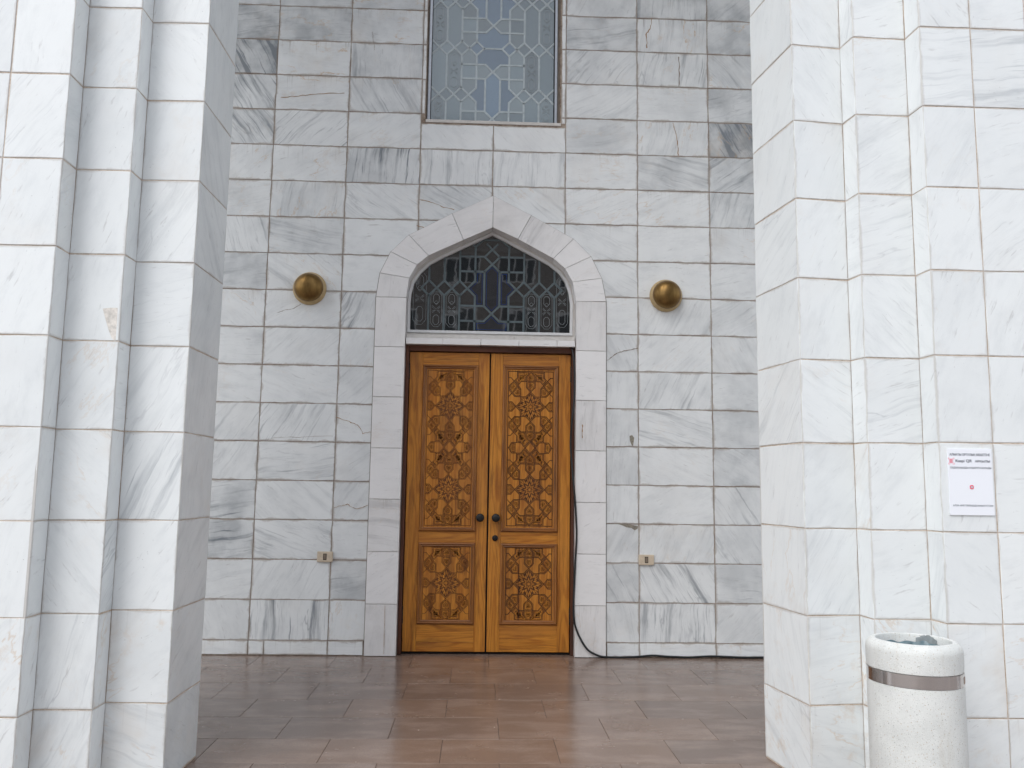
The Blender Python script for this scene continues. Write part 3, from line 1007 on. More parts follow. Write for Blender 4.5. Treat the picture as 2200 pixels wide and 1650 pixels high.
def build_glazing(win, outline, xc, zc, y, bevelled, came_w, dark=False):
    zs = [p[1] for p in outline]
    segs = []
    extra = []
    if dark:                                    # the lozenge under the point of the arch
        for s in (1, -1):
            zx = zc + HH
            extra += [((xc + s * .5 * UU, zx + DD), (xc, zx + 2 * DD)), ((xc, zx + 2 * DD), (xc + s * .36 * UU, zx + 2.72 * DD))]
    for a, b in glass_segments(xc, zc, min(zs), max(zs)) + extra:
        q = clip_seg(a, b, outline)
        if q:
            segs.append(q)
    n = len(outline)
    edge = [(outline[i], outline[(i + 1) % n]) for i in range(n)]
    faces = planar_faces(segs + edge)
    # the strips: one lattice standing proud of the panes
    bm = bmesh.new()
    for k, (a, b) in enumerate(segs):
        d = Vector((b[0] - a[0], b[1] - a[1]))
        L = d.length
        if L < .004:
            continue
        d.normalize()
        nn = Vector((-d.y, d.x)) * came_w / 2
        e = d * came_w * .3
        yy = y - .0030 - (k % 7) * .00012
        p = [(a[0] - e.x - nn.x, a[1] - e.y - nn.y), (b[0] + e.x - nn.x, b[1] + e.y - nn.y), (b[0] + e.x + nn.x, b[1] + e.y + nn.y), (a[0] - e.x + nn.x, a[1] - e.y + nn.y)]
        bm_prism(bm, p, yy, y + .004)
    link('strap_lattice', to_mesh(bm, 'strap_lattice'), M['came_dark'] if dark else M['came'], win)
    for f in faces:
        cx = sum(p[0] for p in f) / len(f) - xc
        cz = sum(p[1] for p in f) / len(f) - zc
        if abs(area(f)) < 2e-4:
            continue
        ax = abs(cx) / UU
        ph = (cz / HH) % 4                    # 0 hexagon row, 2 octagon row
        if ax < 1.15 and not (abs(min(abs(ph - 1), abs(ph - 3))) < .25 and ax > .3):
            mt = M['glass_dark_blue'] if dark else M['glass_blue']
            if dark and cz / HH > 1:
                mt = M['glass_smoke_dark']
        elif 1.1 < ax < 2.1 and abs(min(abs(ph - 1), abs(ph - 3))) > .3 or ax < 1.1:
            mt = M['glass_smoke_dark'] if dark else M['glass_smoke']
        else:
            mt = M['glass_dark'] if dark else M['glass_grey']
        orn = bevelled(ax, cz / HH) and abs(area(f)) > .02
        if orn and not dark:
            mt = M['glass_bevel']
        lx = sum(p[0] for p in f) / len(f)
        lz = sum(p[1] for p in f) / len(f)
        pf = inset_poly([(p[0] - lx, p[1] - lz) for p in f], .001)
        pane = link('glass_pane', prism_mesh('glass_pane', pf, 0, .005), mt, win, (lx, y + random.uniform(-.0004, .0004), lz), (random.gauss(0, .0015), 0, random.gauss(0, .0015)))
        if orn:
            zlo, zhi = min(p[1] for p in pf), max(p[1] for p in pf)
            xlo, xhi = min(p[0] for p in pf), max(p[0] for p in pf)
            mz, mx = (zlo + zhi) / 2, (xlo + xhi) / 2
            bm = bmesh.new()
            def ringline(w, z0, z1, ch, lw=.0022):
                o = [(mx - w, z0 + ch), (mx - w + ch * .8, z0), (mx + w - ch * .8, z0), (mx + w, z0 + ch), (mx + w, z1 - ch), (mx + w - ch * .8, z1), (mx - w + ch * .8, z1), (mx - w, z1 - ch)]
                ii = inset_poly(o, lw)
                a = [bm.verts.new((p[0], -.003, p[1])) for p in o]
                b = [bm.verts.new((p[0], -.003, p[1])) for p in ii]
                a2 = [bm.verts.new((p[0], .001, p[1])) for p in o]
                b2 = [bm.verts.new((p[0], .001, p[1])) for p in ii]
                for i in range(8):
                    j = (i + 1) % 8
                    bm.faces.new((a[i], a[j], b[j], b[i]))
                    bm.faces.new((a2[i], a2[j], a[j], a[i]))
                    bm.faces.new((b[i], b[j], b2[j], b2[i]))
            w = (xhi - xlo) / 2
            H = zhi - zlo
            ringline(w * .74, zlo + H * .09, zhi - H * .09, w * .55, .0018)
            ringline(w * .40, mz + H * .13, zhi - H * .14, w * .30)
            ringline(w * .40, zlo + H * .14, mz - H * .13, w * .30)
            ringline(w * .22, mz + H * .11, mz + H * .20, w * .2, .0016)
            for sx_ in (1, -1):
                for sz in (1, -1):
                    for off in (0.0, .011):
                        a = (mx + sx_ * (w * .06 + off), mz + sz * .004)
                        b = (mx + sx_ * (w * .48 + off * .3), mz + sz * (.03 - off))
                        d = Vector((b[0] - a[0], b[1] - a[1])).normalized()
                        nn = Vector((-d.y, d.x)) * .0010
                        bm_prism(bm, [(a[0] - nn.x, a[1] - nn.y), (b[0] - nn.x, b[1] - nn.y), (b[0] + nn.x, b[1] + nn.y), (a[0] + nn.x, a[1] + nn.y)], -.003, .001)
            link('bevel_cut', to_mesh(bm, 'bevel_cut'), M['bevel_line'], pane)
        if dark and ax < 1.15 and cz / HH < 1 and not orn and mt is M['glass_dark_blue']:
            o = inset_poly(pf, .0155)
            ii = inset_poly(pf, .0185)
            if area(ii) > 2e-4:                  # blue line drawn inside the pane
                bm = bmesh.new()
                for i in range(len(o)):
                    j = (i + 1) % len(o)
                    bm_prism(bm, [o[i], o[j], ii[j], ii[i]], -.0012, .001)
                link('blue_line', to_mesh(bm, 'blue_line'), M['blue_line'], pane)
    return faces

# upper window
upper = thing('tall_window', 'tall rectangular window of pale blue patterned glass high above the door', 'window', (0, 0, WIN[2]))
upper.matrix_parent_inverse
def up(o):
    o.location = (o.location[0], o.location[1], o.location[2] - WIN[2])
    return o
UT = 7.2
g0, g1 = -.530, .503
GY = .085
lat_root = bpy.data.objects.new('tmp', None)
outl = [(g0, WIN[2] + .038), (g1, WIN[2] + .038), (g1, 5.75), (g0, 5.75)]
def bev_up(ax, cz):
    k = math.floor(cz / 2)                    # half period index from the hexagon row
    return (2.1 < ax < 3.1 and k % 2 == 0) or (3.1 < ax < 4.2 and k % 2 == 1)
before = set(bpy.data.objects)
build_glazing(upper, outl, -.014, 4.575, GY, bev_up, .0155)
bm = bmesh.new()
bm_box(bm, g0, g1, GY, GY + .012, 5.756, UT - .05)
link('upper_pane', to_mesh(bm, 'upper_pane'), M['glass_grey'], upper)
def ubox(name, mat, x0, x1, y0, y1, z0, z1, bev=.002):
    link(name, box_mesh(name, x0, x1, y0, y1, z0, z1, bev), mat, upper)
ubox('window_jamb', M['steel'], g0 - .026, g0 - .002, .050, .12, WIN[2] + .022, UT)
ubox('window_jamb', M['steel'], g1 + .007, g1 + .030, .050, .12, WIN[2] + .022, UT)
ubox('gasket', M['gasket'], g1 + .0005, g1 + .0065, .062, .12, WIN[2] + .024, UT, .0008)
ubox('gasket', M['gasket'], g0 - .0015, g0 + .0005, .064, .12, WIN[2] + .024, UT, 0)
ubox('reveal_strip', M['seal_shade'], WIN[0] - .003, g0 - .027, .012, .12, WIN[2] + .020, UT)
ubox('reveal_strip', M['seal_shade'], g1 + .031, WIN[1] + .012, .004, .12, WIN[2] + .020, UT)
ubox('window_ledge', M['cream_paint'], WIN[0] - .002, WIN[1] + .012, -.004, .12, WIN[2] - .008, WIN[2] + .0185)
ubox('bottom_rail', M['steel'], g0 - .001, g1 + .006, .055, .12, WIN[2] + .019, WIN[2] + .036)
for o in set(bpy.data.objects) - before:
    if o.parent is upper:
        up(o)
bpy.data.objects.remove(lat_root)

# arched window over the door
arch = thing('arched_window', 'dark pointed-arch window of leaded patterned glass right above the wooden door', 'window', (0, 0, 2.477))
G_ARCH = [(-.652, 2.556), (.655, 2.556), (.657, 2.80), (.643, 2.895), (.611, 2.985), (.561, 3.056), (.480, 3.120), (.366, 3.182), (.008, 3.367),
          (-.292, 3.2175), (-.41, 3.157), (-.50, 3.105), (-.575, 3.03), (-.628, 2.945), (-.648, 2.86), (-.654, 2.78)]
AY = .125
before = set(bpy.data.objects)
build_glazing(arch, G_ARCH, .010, 2.915, AY, lambda ax, cz: ax > 2.05 and cz < 0, .0165, True)
def band(name, inner, w, y0, y1, mat, bev=.0015):
    """a frame of width w following an outline"""
    outer = inset_poly(inner, -w)
    n = len(inner)
    bm = bmesh.new()
    A = [bm.verts.new((p[0], y0, p[1])) for p in inner]
    B = [bm.verts.new((p[0], y0, p[1])) for p in outer]
    A2 = [bm.verts.new((p[0], y1, p[1])) for p in inner]
    B2 = [bm.verts.new((p[0], y1, p[1])) for p in outer]
    for i in range(n):
        j = (i + 1) % n
        for q in ((A[i], A[j], B[j], B[i]), (B[i], B[j], B2[j], B2[i]), (A2[i], A2[j], A[j], A[i]), (B2[i], B2[j], A2[j], A2[i])):
            bm.faces.new(q)
    return link(name, to_mesh(bm, name), mat, arch)
band('sash', G_ARCH, .021, .098, .15, M['white_paint'])
band('window_frame', inset_poly(G_ARCH, -.0225), .024, .106, .16, M['cream_paint'])
band('sealant', inset_poly(G_ARCH, -.0475), .009, .092, .15, M['seal_shade'])
link('window_sill', box_mesh('window_sill', IXL + .004, .195, .030, .16, 2.4765, 2.508, .002), M['cream_paint'], arch)
link('window_sill', box_mesh('window_sill', .1965, IXR - .004, .030, .16, 2.4765, 2.508, .002), M['cream_paint'], arch)
for o in set(bpy.data.objects) - before:
    if o.parent is arch:
        o.location = (o.location[0], o.location[1], o.location[2] - 2.477)

# ------------------------------------------------------------------ wooden door
DY = .08                                            # face of the leaves
frame = thing('door_frame', 'dark reddish-brown wooden frame round the two carved door leaves', 'door frame', (.008, .06, 0))
link('jamb', box_mesh('jamb', IXL + .002 - .008, -.646 - .008, -.01, .10, .002, 2.421, .003, 2), M['frame_wood'], frame)
link('jamb', box_mesh('jamb', .667 - .008, IXR - .002 - .008, -.01, .10, .002, 2.421, .003, 2), M['frame_wood'], frame)
link('head', box_mesh('head', -.6455 - .008, .6665 - .008, -.006, .10, 2.377, 2.4225, .003, 2), M['frame_wood_h'], frame)
link('threshold', box_mesh('threshold', -.6455 - .008, .6665 - .008, .035, .10, .002, .012, .002), M['black_gap'], frame)

def moulding(parent, x0, x1, z0, z1, y, w=.036):
    prof = [(0, .004), (.001, -.004), (.006, -.012), (.013, -.0135), (.018, -.009), (.022, -.004), (.027, -.006), (.032, -.003), (.036, .004)]
    sides = [((x0, z0), (x1, z0), (0, 1), M['wood_mould_h']), ((x1, z0), (x1, z1), (-1, 0), M['wood_mould']), ((x1, z1), (x0, z1), (0, -1), M['wood_mould_h']), ((x0, z1), (x0, z0), (1, 0), M['wood_mould'])]
    for a, b, n, mt in sides:
        t = Vector((b[0] - a[0], b[1] - a[1])).normalized()
        bm = bmesh.new()
        rows = []
        for o, h in prof:
            pa = (a[0] + n[0] * o + t.x * (o + .0003), a[1] + n[1] * o + t.y * (o + .0003))
            pb = (b[0] + n[0] * o - t.x * (o + .0003), b[1] + n[1] * o - t.y * (o + .0003))
            rows.append((bm.verts.new((pa[0], y + h, pa[1])), bm.verts.new((pb[0], y + h, pb[1]))))
        for r1, r2 in zip(rows, rows[1:]):
            bm.faces.new((r1[0], r1[1], r2[1], r2[0]))
        bm.faces.new([r[0] for r in rows])
        bm.faces.new([r[1] for r in reversed(rows)])
        me = to_mesh(bm, 'moulding')
        link('moulding', auto_smooth(me, 50), mt, parent)

CU = .000842                                        # carving unit
def carving_segments(tall):
    S = []
    def q(a, b, ox=0):
        for sx_ in (1, -1):
            for sz in (1, -1):
                S.append(((a[0] * sx_, a[1] * sz + ox), (b[0] * sx_, b[1] * sz + ox)))
    centres = (-395, 395) if tall else (0,)
    for c in centres:
        L = [((0, 142), (47, 95)), ((95, 47), (142, 0)), ((0, 142), (43, 185)), ((43, 185), (43, 292)), ((43, 292), (0, 340)),
             ((142, 0), (180, 45)), ((180, 45), (216, 45)), ((47, 95), (151, 95)), ((95, 47), (95, 173)),
             ((151, 95), (205, 155)), ((205, 155), (205, 200)), ((205, 200), (130, 277)), ((95, 173), (190, 278)), ((190, 278), (216, 278)),
             ((120, 201), (181, 128)), ((181, 128), (216, 92)), ((125, 206), (92, 243)), ((92, 243), (43, 243)), ((43, 243), (0, 243)),
             ((130, 277), (130, 340))]
        for a, b in L:
            q(a, b, c)
    if tall:
        for a, b in [((0, 55), (47, 0)), ((47, 0), (90, 50)), ((90, 50), (175, 50)), ((175, 50), (207, 0)), ((207, 0), (216, 0)), ((143, 50), (143, 0)), ((130, 56), (130, 50))]:
            q(a, b, 0)
        top = 735
        # the outer ends of the pointed cells meet the border line
        for s in (1, -1):
            S.append(((-130, s * 735), (130, s * 735)))
    else:
        top = 340
    S += [((-216, -top), (216, -top)), ((216, -top), (216, top)), ((216, top), (-216, top)), ((-216, top), (-216, -top))]
    seen, out = set(), []
    for a, b in S:
        k = tuple(sorted(((round(a[0], 2), round(a[1], 2)), (round(b[0], 2), round(b[1], 2)))))
        if k in seen or k[0] == k[1]:
            continue
        seen.add(k)
        out.append((a, b))
    return out, top, centres

def carved_panel(leaf, x0, x1, z0, z1, tall, groove, rim, ground):
    """board, and on it the carving: every cell of the strapwork stands up from a darker ground"""
    segs, top, centres = carving_segments(tall)
    xc, zc = (x0 + x1) / 2, (z0 + z1) / 2
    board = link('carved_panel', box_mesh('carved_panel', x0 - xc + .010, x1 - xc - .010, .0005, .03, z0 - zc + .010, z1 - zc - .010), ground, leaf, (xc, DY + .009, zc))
    bm = bmesh.new()
    Y0, Y1 = -.0045, .002
    sc = CU
    def P(p):
        return (p[0] * sc, p[1] * sc)
    # plain margin round the carved field
    W, H = (x1 - x0) / 2 - .034, (z1 - z0) / 2 - .034
    bw, bh = 216 * sc + groove * .5, top * sc + groove * .5
    for a, b, c, d in ((-W, W, bh, H), (-W, W, -H, -bh), (-W, -bw, -bh, bh), (bw, W, -bh, bh)):
        bm_box(bm, a, b, Y0, Y1, c, d)
    seeds = []
    for c in centres:
        seeds.append((0, c))
        for s in (1, -1):
            seeds += [(0, c + s * 215), (0, c + s * 285)]
            for sx_ in (1, -1):
                seeds += [(sx_ * 120, c + s * 140), (sx_ * 180, c + s * 185), (sx_ * 85, c + s * 280)]
        for sx_ in (1, -1):
            seeds.append((sx_ * 197, c))
    if tall:
        seeds += [(175, 0), (-175, 0)]
    def kite(c, v, t0, t1, w):
        d = Vector((v[0] - c[0], v[1] - c[1]))
        L = d.length
        d.normalize()
        n = Vector((-d.y, d.x))
        a = (c[0] + d.x * L * t0, c[1] + d.y * L * t0)
        e = (c[0] + d.x * L * t1, c[1] + d.y * L * t1)
        mm = t0 + (t1 - t0) * .55
        b = (c[0] + d.x * L * mm + n.x * w, c[1] + d.y * L * mm + n.y * w)
        f = (c[0] + d.x * L * mm - n.x * w, c[1] + d.y * L * mm - n.y * w)
        pr = t0 + (t1 - t0) * .2
        g1_ = (c[0] + d.x * L * pr + n.x * w * .7, c[1] + d.y * L * pr + n.y * w * .7)
        g2_ = (c[0] + d.x * L * pr - n.x * w * .7, c[1] + d.y * L * pr - n.y * w * .7)
        bm_prism(bm, [a, g2_, f, e, b, g1_], Y0 + .001, Y1)
    for f in planar_faces(segs, 1e-3):
        fp = [P(p) for p in f]
        if abs(area(fp)) < 6e-5:
            continue
        ins = inset_poly(fp, groove / 2)
        orn = any(inside(s, f) for s in seeds)
        if not orn:
            bm_prism(bm, ins, Y0, Y1)
            continue
        inn = inset_poly(fp, groove / 2 + rim)
        if area(inn) < 2e-5:
            bm_prism(bm, ins, Y0, Y1)
            continue
        n = len(ins)
        A = [bm.verts.new((p[0], Y0, p[1])) for p in ins]
        B = [bm.verts.new((p[0], Y0, p[1])) for p in inn]
        A2 = [bm.verts.new((p[0], Y1, p[1])) for p in ins]
        B2 = [bm.verts.new((p[0], Y1, p[1])) for p in inn]
        for i in range(n):
            j = (i + 1) % n
            bm.faces.new((A[i], A[j], B[j], B[i]))
            bm.faces.new((A2[i], A2[j], A[j], A[i]))
            bm.faces.new((B[i], B[j], B2[j], B2[i]))
        core = inset_poly(fp, groove / 2 + rim + .002)
        star = area(fp) > .025 and any(abs(sum(p[0] for p in f) / n) < 4 for _ in (0,)) and n >= 14
        if star:
            c = (sum(p[0] for p in core) / n, sum(p[1] for p in core) / n)
            o8 = [(c[0] + .0125 * math.cos(math.pi * (2 * i + 1) / 8), c[1] + .0125 * math.sin(math.pi * (2 * i + 1) / 8)) for i in range(8)]
            bm_prism(bm, o8, Y0 + .001, Y1)
            R0 = 142 * sc
            for i in range(16):
                a = math.pi * i / 8
                tip = i % 2 == 0
                rr = R0 * (.86 if tip else .60)
                v = (c[0] + rr * math.cos(a), c[1] + rr * math.sin(a))
                kite(c, v, .20, .50, .0052)
                for off in (-.17, .17):
                    v2 = (c[0] + rr * math.cos(a + off), c[1] + rr * math.sin(a + off))
                    if tip:
                        kite(c, v2, .52, .90, .0062)
                if tip:
                    kite(c, v, .62, 1.02, .0050)
                else:
                    kite(c, v, .54, 1.0, .0078)
        else:
            cx = sum(p[0] for p in core) / n
            cz = sum(p[1] for p in core) / n
            c = (cx, cz)
            rad = min(math.hypot(p[0] - cx, p[1] - cz) for p in core)
            # leaves set along the edge, then a smaller ring of buds inside it
            per = [math.hypot(core[i][0] - core[(i + 1) % n][0], core[i][1] - core[(i + 1) % n][1]) for i in range(n)]
            for ringk, (t0, t1, stp, wd) in enumerate(((.54, .98, .0135, .0050), (.10, .50, .019, .0046))):
                for i in range(n):
                    m_ = max(1, round(per[i] / stp))
                    for q_ in range(m_):
                        u = (q_ + .5) / m_
                        mv = (core[i][0] + (core[(i + 1) % n][0] - core[i][0]) * u, core[i][1] + (core[(i + 1) % n][1] - core[i][1]) * u)
                        kite(c, mv, t0, t1, min(wd, rad * .24))
    link('carving', to_mesh(bm, 'carving'), M['wood_panel'], board)
    return board

def door_leaf(name, label, x0, x1, px, zt, zl_, groove, rim, ground, knob_x, key):
    leaf = thing(name, label, 'door leaf', (0, 0, 0))
    zb, ztop = .020, 2.371
    def pc(nm, a, b, c, d, mt, y=0.0):
        link(nm, box_mesh(nm, a - (a + b) / 2, b - (a + b) / 2, 0, .045, c - (c + d) / 2, d - (c + d) / 2, .0015), mt, leaf, ((a + b) / 2, DY + y, (c + d) / 2))
    (pa, pb) = px
    pc('stile', x0, pa - .0006, zb, ztop, M['wood_v'])
    pc('stile', pb + .0006, x1, zb, ztop, M['wood_v'])
    pc('rail', pa, pb, zt[1], ztop, M['wood_h'], .0006)
    pc('rail', pa, pb, zl_[1], zt[0], M['wood_h'], .0006)
    if key:
        pc('rail', pa, pb, zb, zl_[0], M['wood_h'], .0006)
    else:
        pc('rail', pa, pb, zb + .072, zl_[0], M['wood_h'], .0006)
        pc('rail', pa, pb, zb, zb + .071, M['wood_h'], .0010)
    for z0, z1, tall in ((zt[0], zt[1], True), (zl_[0], zl_[1], False)):
        carved_panel(leaf, pa, pb, z0, z1, tall, groove, rim, ground)
        moulding(leaf, pa - .002, pb + .002, z0 - .002, z1 + .002, DY + .001)
    # knob
    bm = bmesh.new()
    bm_lathe(bm, [(.013, 0), (.013, -.012), (.011, -.02), (.016, -.026), (.028, -.030), (.0325, -.038), (.033, -.046), (.030, -.054), (.022, -.059), (.010, -.061), (.002, -.0615)], 32, 'Y')
    link('knob', auto_smooth(to_mesh(bm, 'knob')), M['iron'], leaf, (knob_x, DY - .0005, 1.053))
    if key:
        bm = bmesh.new()
        bm_lathe(bm, [(.0235, 0), (.0235, -.005), (.021, -.009), (.015, -.011), (.013, -.008), (.010, -.008), (.009, -.013), (.002, -.0135)], 28, 'Y')
        link('keyhole_rosette', auto_smooth(to_mesh(bm, 'keyhole_rosette')), M['iron'], leaf, (.069, DY - .0005, .894))
    hx = x0 - .003 if x0 < -.3 else x1 + .003
    for zz in (2.212, .298):
        bm = bmesh.new()
        for k in range(3):
            bm_lathe(bm, [(.0055, -.064 + k * .043), (.0055, -.064 + k * .043 + .041)], 12, 'Z', (0, -.004, 0))
        bm_box(bm, -.006, .006, -.001, .003, -.064, .064)
        link('hinge', to_mesh(bm, 'hinge'), M['iron'], leaf, (hx, DY - .004, zz))
    return leaf
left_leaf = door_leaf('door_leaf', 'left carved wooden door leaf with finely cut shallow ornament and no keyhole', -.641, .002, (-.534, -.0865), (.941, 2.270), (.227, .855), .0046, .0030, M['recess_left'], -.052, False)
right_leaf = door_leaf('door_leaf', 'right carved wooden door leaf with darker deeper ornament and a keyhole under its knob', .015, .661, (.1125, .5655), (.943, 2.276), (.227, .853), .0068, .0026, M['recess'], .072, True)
# split running down the lower right panel
strip('split', [(.262, .835), (.263, .7), (.262, .55), (.264, .40), (.263, .25)], M['black_gap'], right_leaf, DY + .0034, .0045, t=.0008, jag=.2)
link('meeting_strip', box_mesh('meeting_strip', .0025, .0145, .0, .02, .02, 2.37), M['black_gap'], right_leaf, (0, DY + .024, 0))

# dark rooms behind the openings
bm = bmesh.new()
bm_box(bm, -1.6, 1.6, .42, 3.5, -.005, 8.5)
o = link('interior_wall', to_mesh(bm, 'interior_wall'), M['black_gap'])
o['kind'] = 'structure'
bm = bmesh.new()
bm_box(bm, -.66, .68, .13, .16, .012, 2.42)
link('backing', to_mesh(bm, 'backing'), M['black_gap'], frame, (-.008, -.06, 0))

# ------------------------------------------------------------------ pillars
PZ0, PH = .3496, .3914
def pillar(pts, label, name, back_x, mirror, tones, notable):
    """pts: outline in plan from the inner back edge round the steps to the outer front; faces alternate reveal / front"""
    root = thing(name, label, 'pillar', (0, 0, 0))
    rng = random.Random(11 if mirror else 5)
    e = .0026
    # core
    full = pts + [(back_x, pts[-1][1]), (back_x, pts[0][1])]
    core = inset_poly(full, e)
    bm = bmesh.new()
    a = [bm.verts.new((p[0], p[1], 0.0)) for p in core]
    b = [bm.verts.new((p[0], p[1], 9.0)) for p in core]
    n = len(core)
    bm.faces.new(a)
    bm.faces.new(b)
    for i in range(n):
        j = (i + 1) % n
        bm.faces.new((a[i], a[j], b[j], b[i]))
    link('bedding', to_mesh(bm, 'bedding'), M['pale_grout'], root)
    s = 1.0 if area(full) > 0 else -1.0
    rows = [(0.004, PZ0)] + [(PZ0 + k * PH, PZ0 + (k + 1) * PH) for k in range(0, 10)] + [(PZ0 + 10 * PH, 9.0)]
    faces = []
    m_ = len(pts)
    for i in range(m_ - 1):
        faces.append((pts[i], pts[i + 1], i))
    # outer front face runs on in equal slabs, then the back
    last = pts[-1]
    step = .268 if mirror else -.268
    x = last[0]
    k = m_ - 1
    while abs(x) < abs(back_x) - .05:
        nx = x + step
        if abs(nx) > abs(back_x) - .08:
            nx = back_x
        faces.append(((x, last[1]), (nx, last[1]), k))
        x = nx
        k += 1
    nb = 3
    for q in range(nb):
        xa_ = back_x + (pts[0][0] - back_x) * q / nb
        xb_ = back_x + (pts[0][0] - back_x) * (q + 1) / nb
        faces.append(((xa_, pts[0][1]), (xb_, pts[0][1]), 90 + q))
    for (p, q, i) in faces:
        d = Vector((q[0] - p[0], q[1] - p[1]))
        L = d.length
        d.normalize()
        nrm = Vector((d.y, -d.x)) * s                       # outward
        mid = ((p[0] + q[0]) / 2, (p[1] + q[1]) / 2)
        ang = math.atan2(nrm.x, -nrm.y)                     # local -y becomes the outward normal
        for r, (za, zb) in enumerate(rows):
            cxm, LL = mid, L
            if i in (1, 3):                                  # the inner corner: the slab runs in behind its neighbour
                LL = L + .004
                cxm = (mid[0] + d.x * .002, mid[1] + d.y * .002)
            if i >= 90 and r % 3:
                continue
            if i >= 90:
                zb = rows[min(r + 2, len(rows) - 1)][1]
            g = .0039
            me = tile_mesh(LL - g, zb - za - g, t=.012, cham=.0022)
            tone, an, st, ru = tones(rng, i, r)
            if (i, r) in notable:
                tone, an, st, ru = notable[(i, r)]
            link('marble_tile', me, M['white_marble'], root,
                 (cxm[0] + nrm.x * rng.uniform(-.0008, .0008), cxm[1] + nrm.y * rng.uniform(-.0008, .0008), (za + zb) / 2),
                 (rng.gauss(0, .0014), 0, ang + rng.gauss(0, .0014)), slab_color(tone, an, st, ru))
    return root

LP = [(-1.392, -2.396), (-1.397, -2.813), (-1.665, -2.805), (-1.667, -2.924), (-1.911, -2.920), (-1.910, -3.045), (-2.171, -3.040)]
RP = [(1.367, -2.378), (1.427, -2.807), (1.680, -2.780), (1.695, -2.892), (1.953, -2.887), (1.962, -3.003), (2.209, -3.002)]
def tones(rng, i, r):
    return (rng.uniform(.90, .99), rng.choice([60, 65, 70, 35, 80, -50, 10]) + rng.uniform(-10, 10), rng.choice([.05, .1, .15, .3, .45]), .8 if r <= 1 else rng.choice([0, 0, .05, .25]))
note_l = {(1, 0): (.88, -15, .5, 1.0), (1, 3): (.93, 68, .9, 0), (3, 2): (.93, -50, .3, .15), (3, 3): (.93, -45, .25, .5), (3, 4): (.93, 60, .25, .4),
          (0, 0): (.84, -30, .3, .5), (0, 1): (.86, 30, .3, .2), (0, 2): (.84, 40, .45, 0), (0, 3): (.87, 80, .2, .2), (0, 4): (.86, 80, .35, 0), (0, 5): (.84, 60, .3, 0), (0, 6): (.86, -45, .45, 0), (0, 7): (.86, -60, .4, 0), (0, 8): (.86, 85, .25, 0), (0, 9): (.86, 85, .25, 0),
          (2, 2): (.84, 40, .8, .1), (3, 1): (.93, 75, .6, .1), (1, 6): (.98, 60, .45, 0), (5, 7): (.96, 55, .6, 0)}
note_r = {(1, 0): (.92, -15, .5, .9), (0, 0): (.93, -35, .5, .9), (0, 1): (.95, -75, .35, .5), (0, 2): (.96, 80, .25, .5), (0, 4): (.95, 45, .7, .1), (0, 6): (.95, 30, .5, 0),
          (1, 1): (.93, 10, .35, .7), (1, 4): (.96, -35, .6, .2), (3, 4): (.94, 15, .7, .1), (3, 5): (.96, -45, .4, 0), (5, 8): (.95, 10, .6, 0), (6, 8): (.93, 5, .8, 0), (2, 3): (.94, 60, .4, .8), (5, 7): (.94, 60, .35, .1)}
left_pillar = pillar(LP, 'stepped white marble pillar at the left, set back in narrow vertical folds', 'stepped_pillar', -3.5, False, tones, note_l)
right_pillar = pillar(RP, 'stepped white marble pillar at the right, bearing the paper notice behind the litter bin', 'stepped_pillar', 3.5, True, tones, note_r)
# old repair in the corner of one slab of the left pillar
link('repair_patch', prism_mesh('repair_patch', [(-1.716, 2.065), (-1.682, 2.065), (-1.682, 1.91), (-1.70, 1.93), (-1.716, 1.965), (-1.735, 2.02), (-1.748, 2.06)][::-1], -2.9235, -2.91), plain('ochre filler', (.68, .645, .59), .7, noise=.25, nscale=50), left_pillar)

# ------------------------------------------------------------------ floor, ground, ceiling
floor = bpy.data.objects.new('floor', box_mesh('floor', -5.2, 5.2, -3.7, .4, -.12, -.004))
COL.objects.link(floor)
floor.data.materials.append(M['floor_joint'])
floor['kind'] = 'structure'
rows = [(0.0, -.415), (-.415, -.882), (-.882, -1.303), (-1.303, -1.703), (-1.703, -2.105), (-2.105, -2.482), (-2.482, -2.88), (-2.88, -3.28), (-3.28, -3.68)]
offs = [.03, -.235, .062, -.233, .063, -.23, .053, -.23, .05]
warm = [[.2,.3,.45,.7,.6,.55,.45,.4,.3], [.2,.2,.25,.35,.6,.75,.5,.1,.4], [.2,.3,.15,.2,.5,.7,.6,.5,.4], [.1,.15,.2,.8,.75,.8,.2,.15,.45],
        [.1,.15,.12,.3,.85,.9,.2,.2,.15], [.3,.35,.8,.85,.9,.95,.15,.7,.5], [.3,.4,.3,.6,.7,.75,.3,.5,.4]]
for r, (ya, yb) in enumerate(rows):
    for k in range(-9, 9):
        xa_ = offs[r] + k * .5755
        xb_ = xa_ + .5755
        if xb_ < -4.7 or xa_ > 4.7:
            continue
        w, d = xb_ - xa_ - .002, abs(yb - ya) - .002
        if r == 0:
            d += .2
        bm = bmesh.new()
        bm_box(bm, -w / 2, w / 2, -d / 2, d / 2, -.02, 0, .0012)
        tn = .25 + .6 * warm[r][min(max(k + 4, 0), 8)] if r < len(warm) else random.uniform(.2, .8)
        link('paving_tile', to_mesh(bm, 'paving_tile'), M['floor'], floor, ((xa_ + xb_) / 2, (ya + yb) / 2 + (.1 if r == 0 else 0), random.uniform(-.0006, .0006)), (random.gauss(0, .0006), random.gauss(0, .0006), 0), (tn, tn, tn, 1))

bm = bmesh.new()
S_ = 400
vs = [bm.verts.new(p) for p in ((-S_, -S_, -.125), (S_, -S_, -.125), (S_, S_, -.125), (-S_, S_, -.125))]
bm.faces.new(vs)
g = link('ground', to_mesh(bm, 'ground'), M['ground'])
g['kind'] = 'structure'
c = link('portico_ceiling', box_mesh('portico_ceiling', -8, 8, -2.72, .39, 8.3, 9.4), plain('ceiling plaster', (.68, .68, .67), .8, noise=.06))
c['kind'] = 'structure'

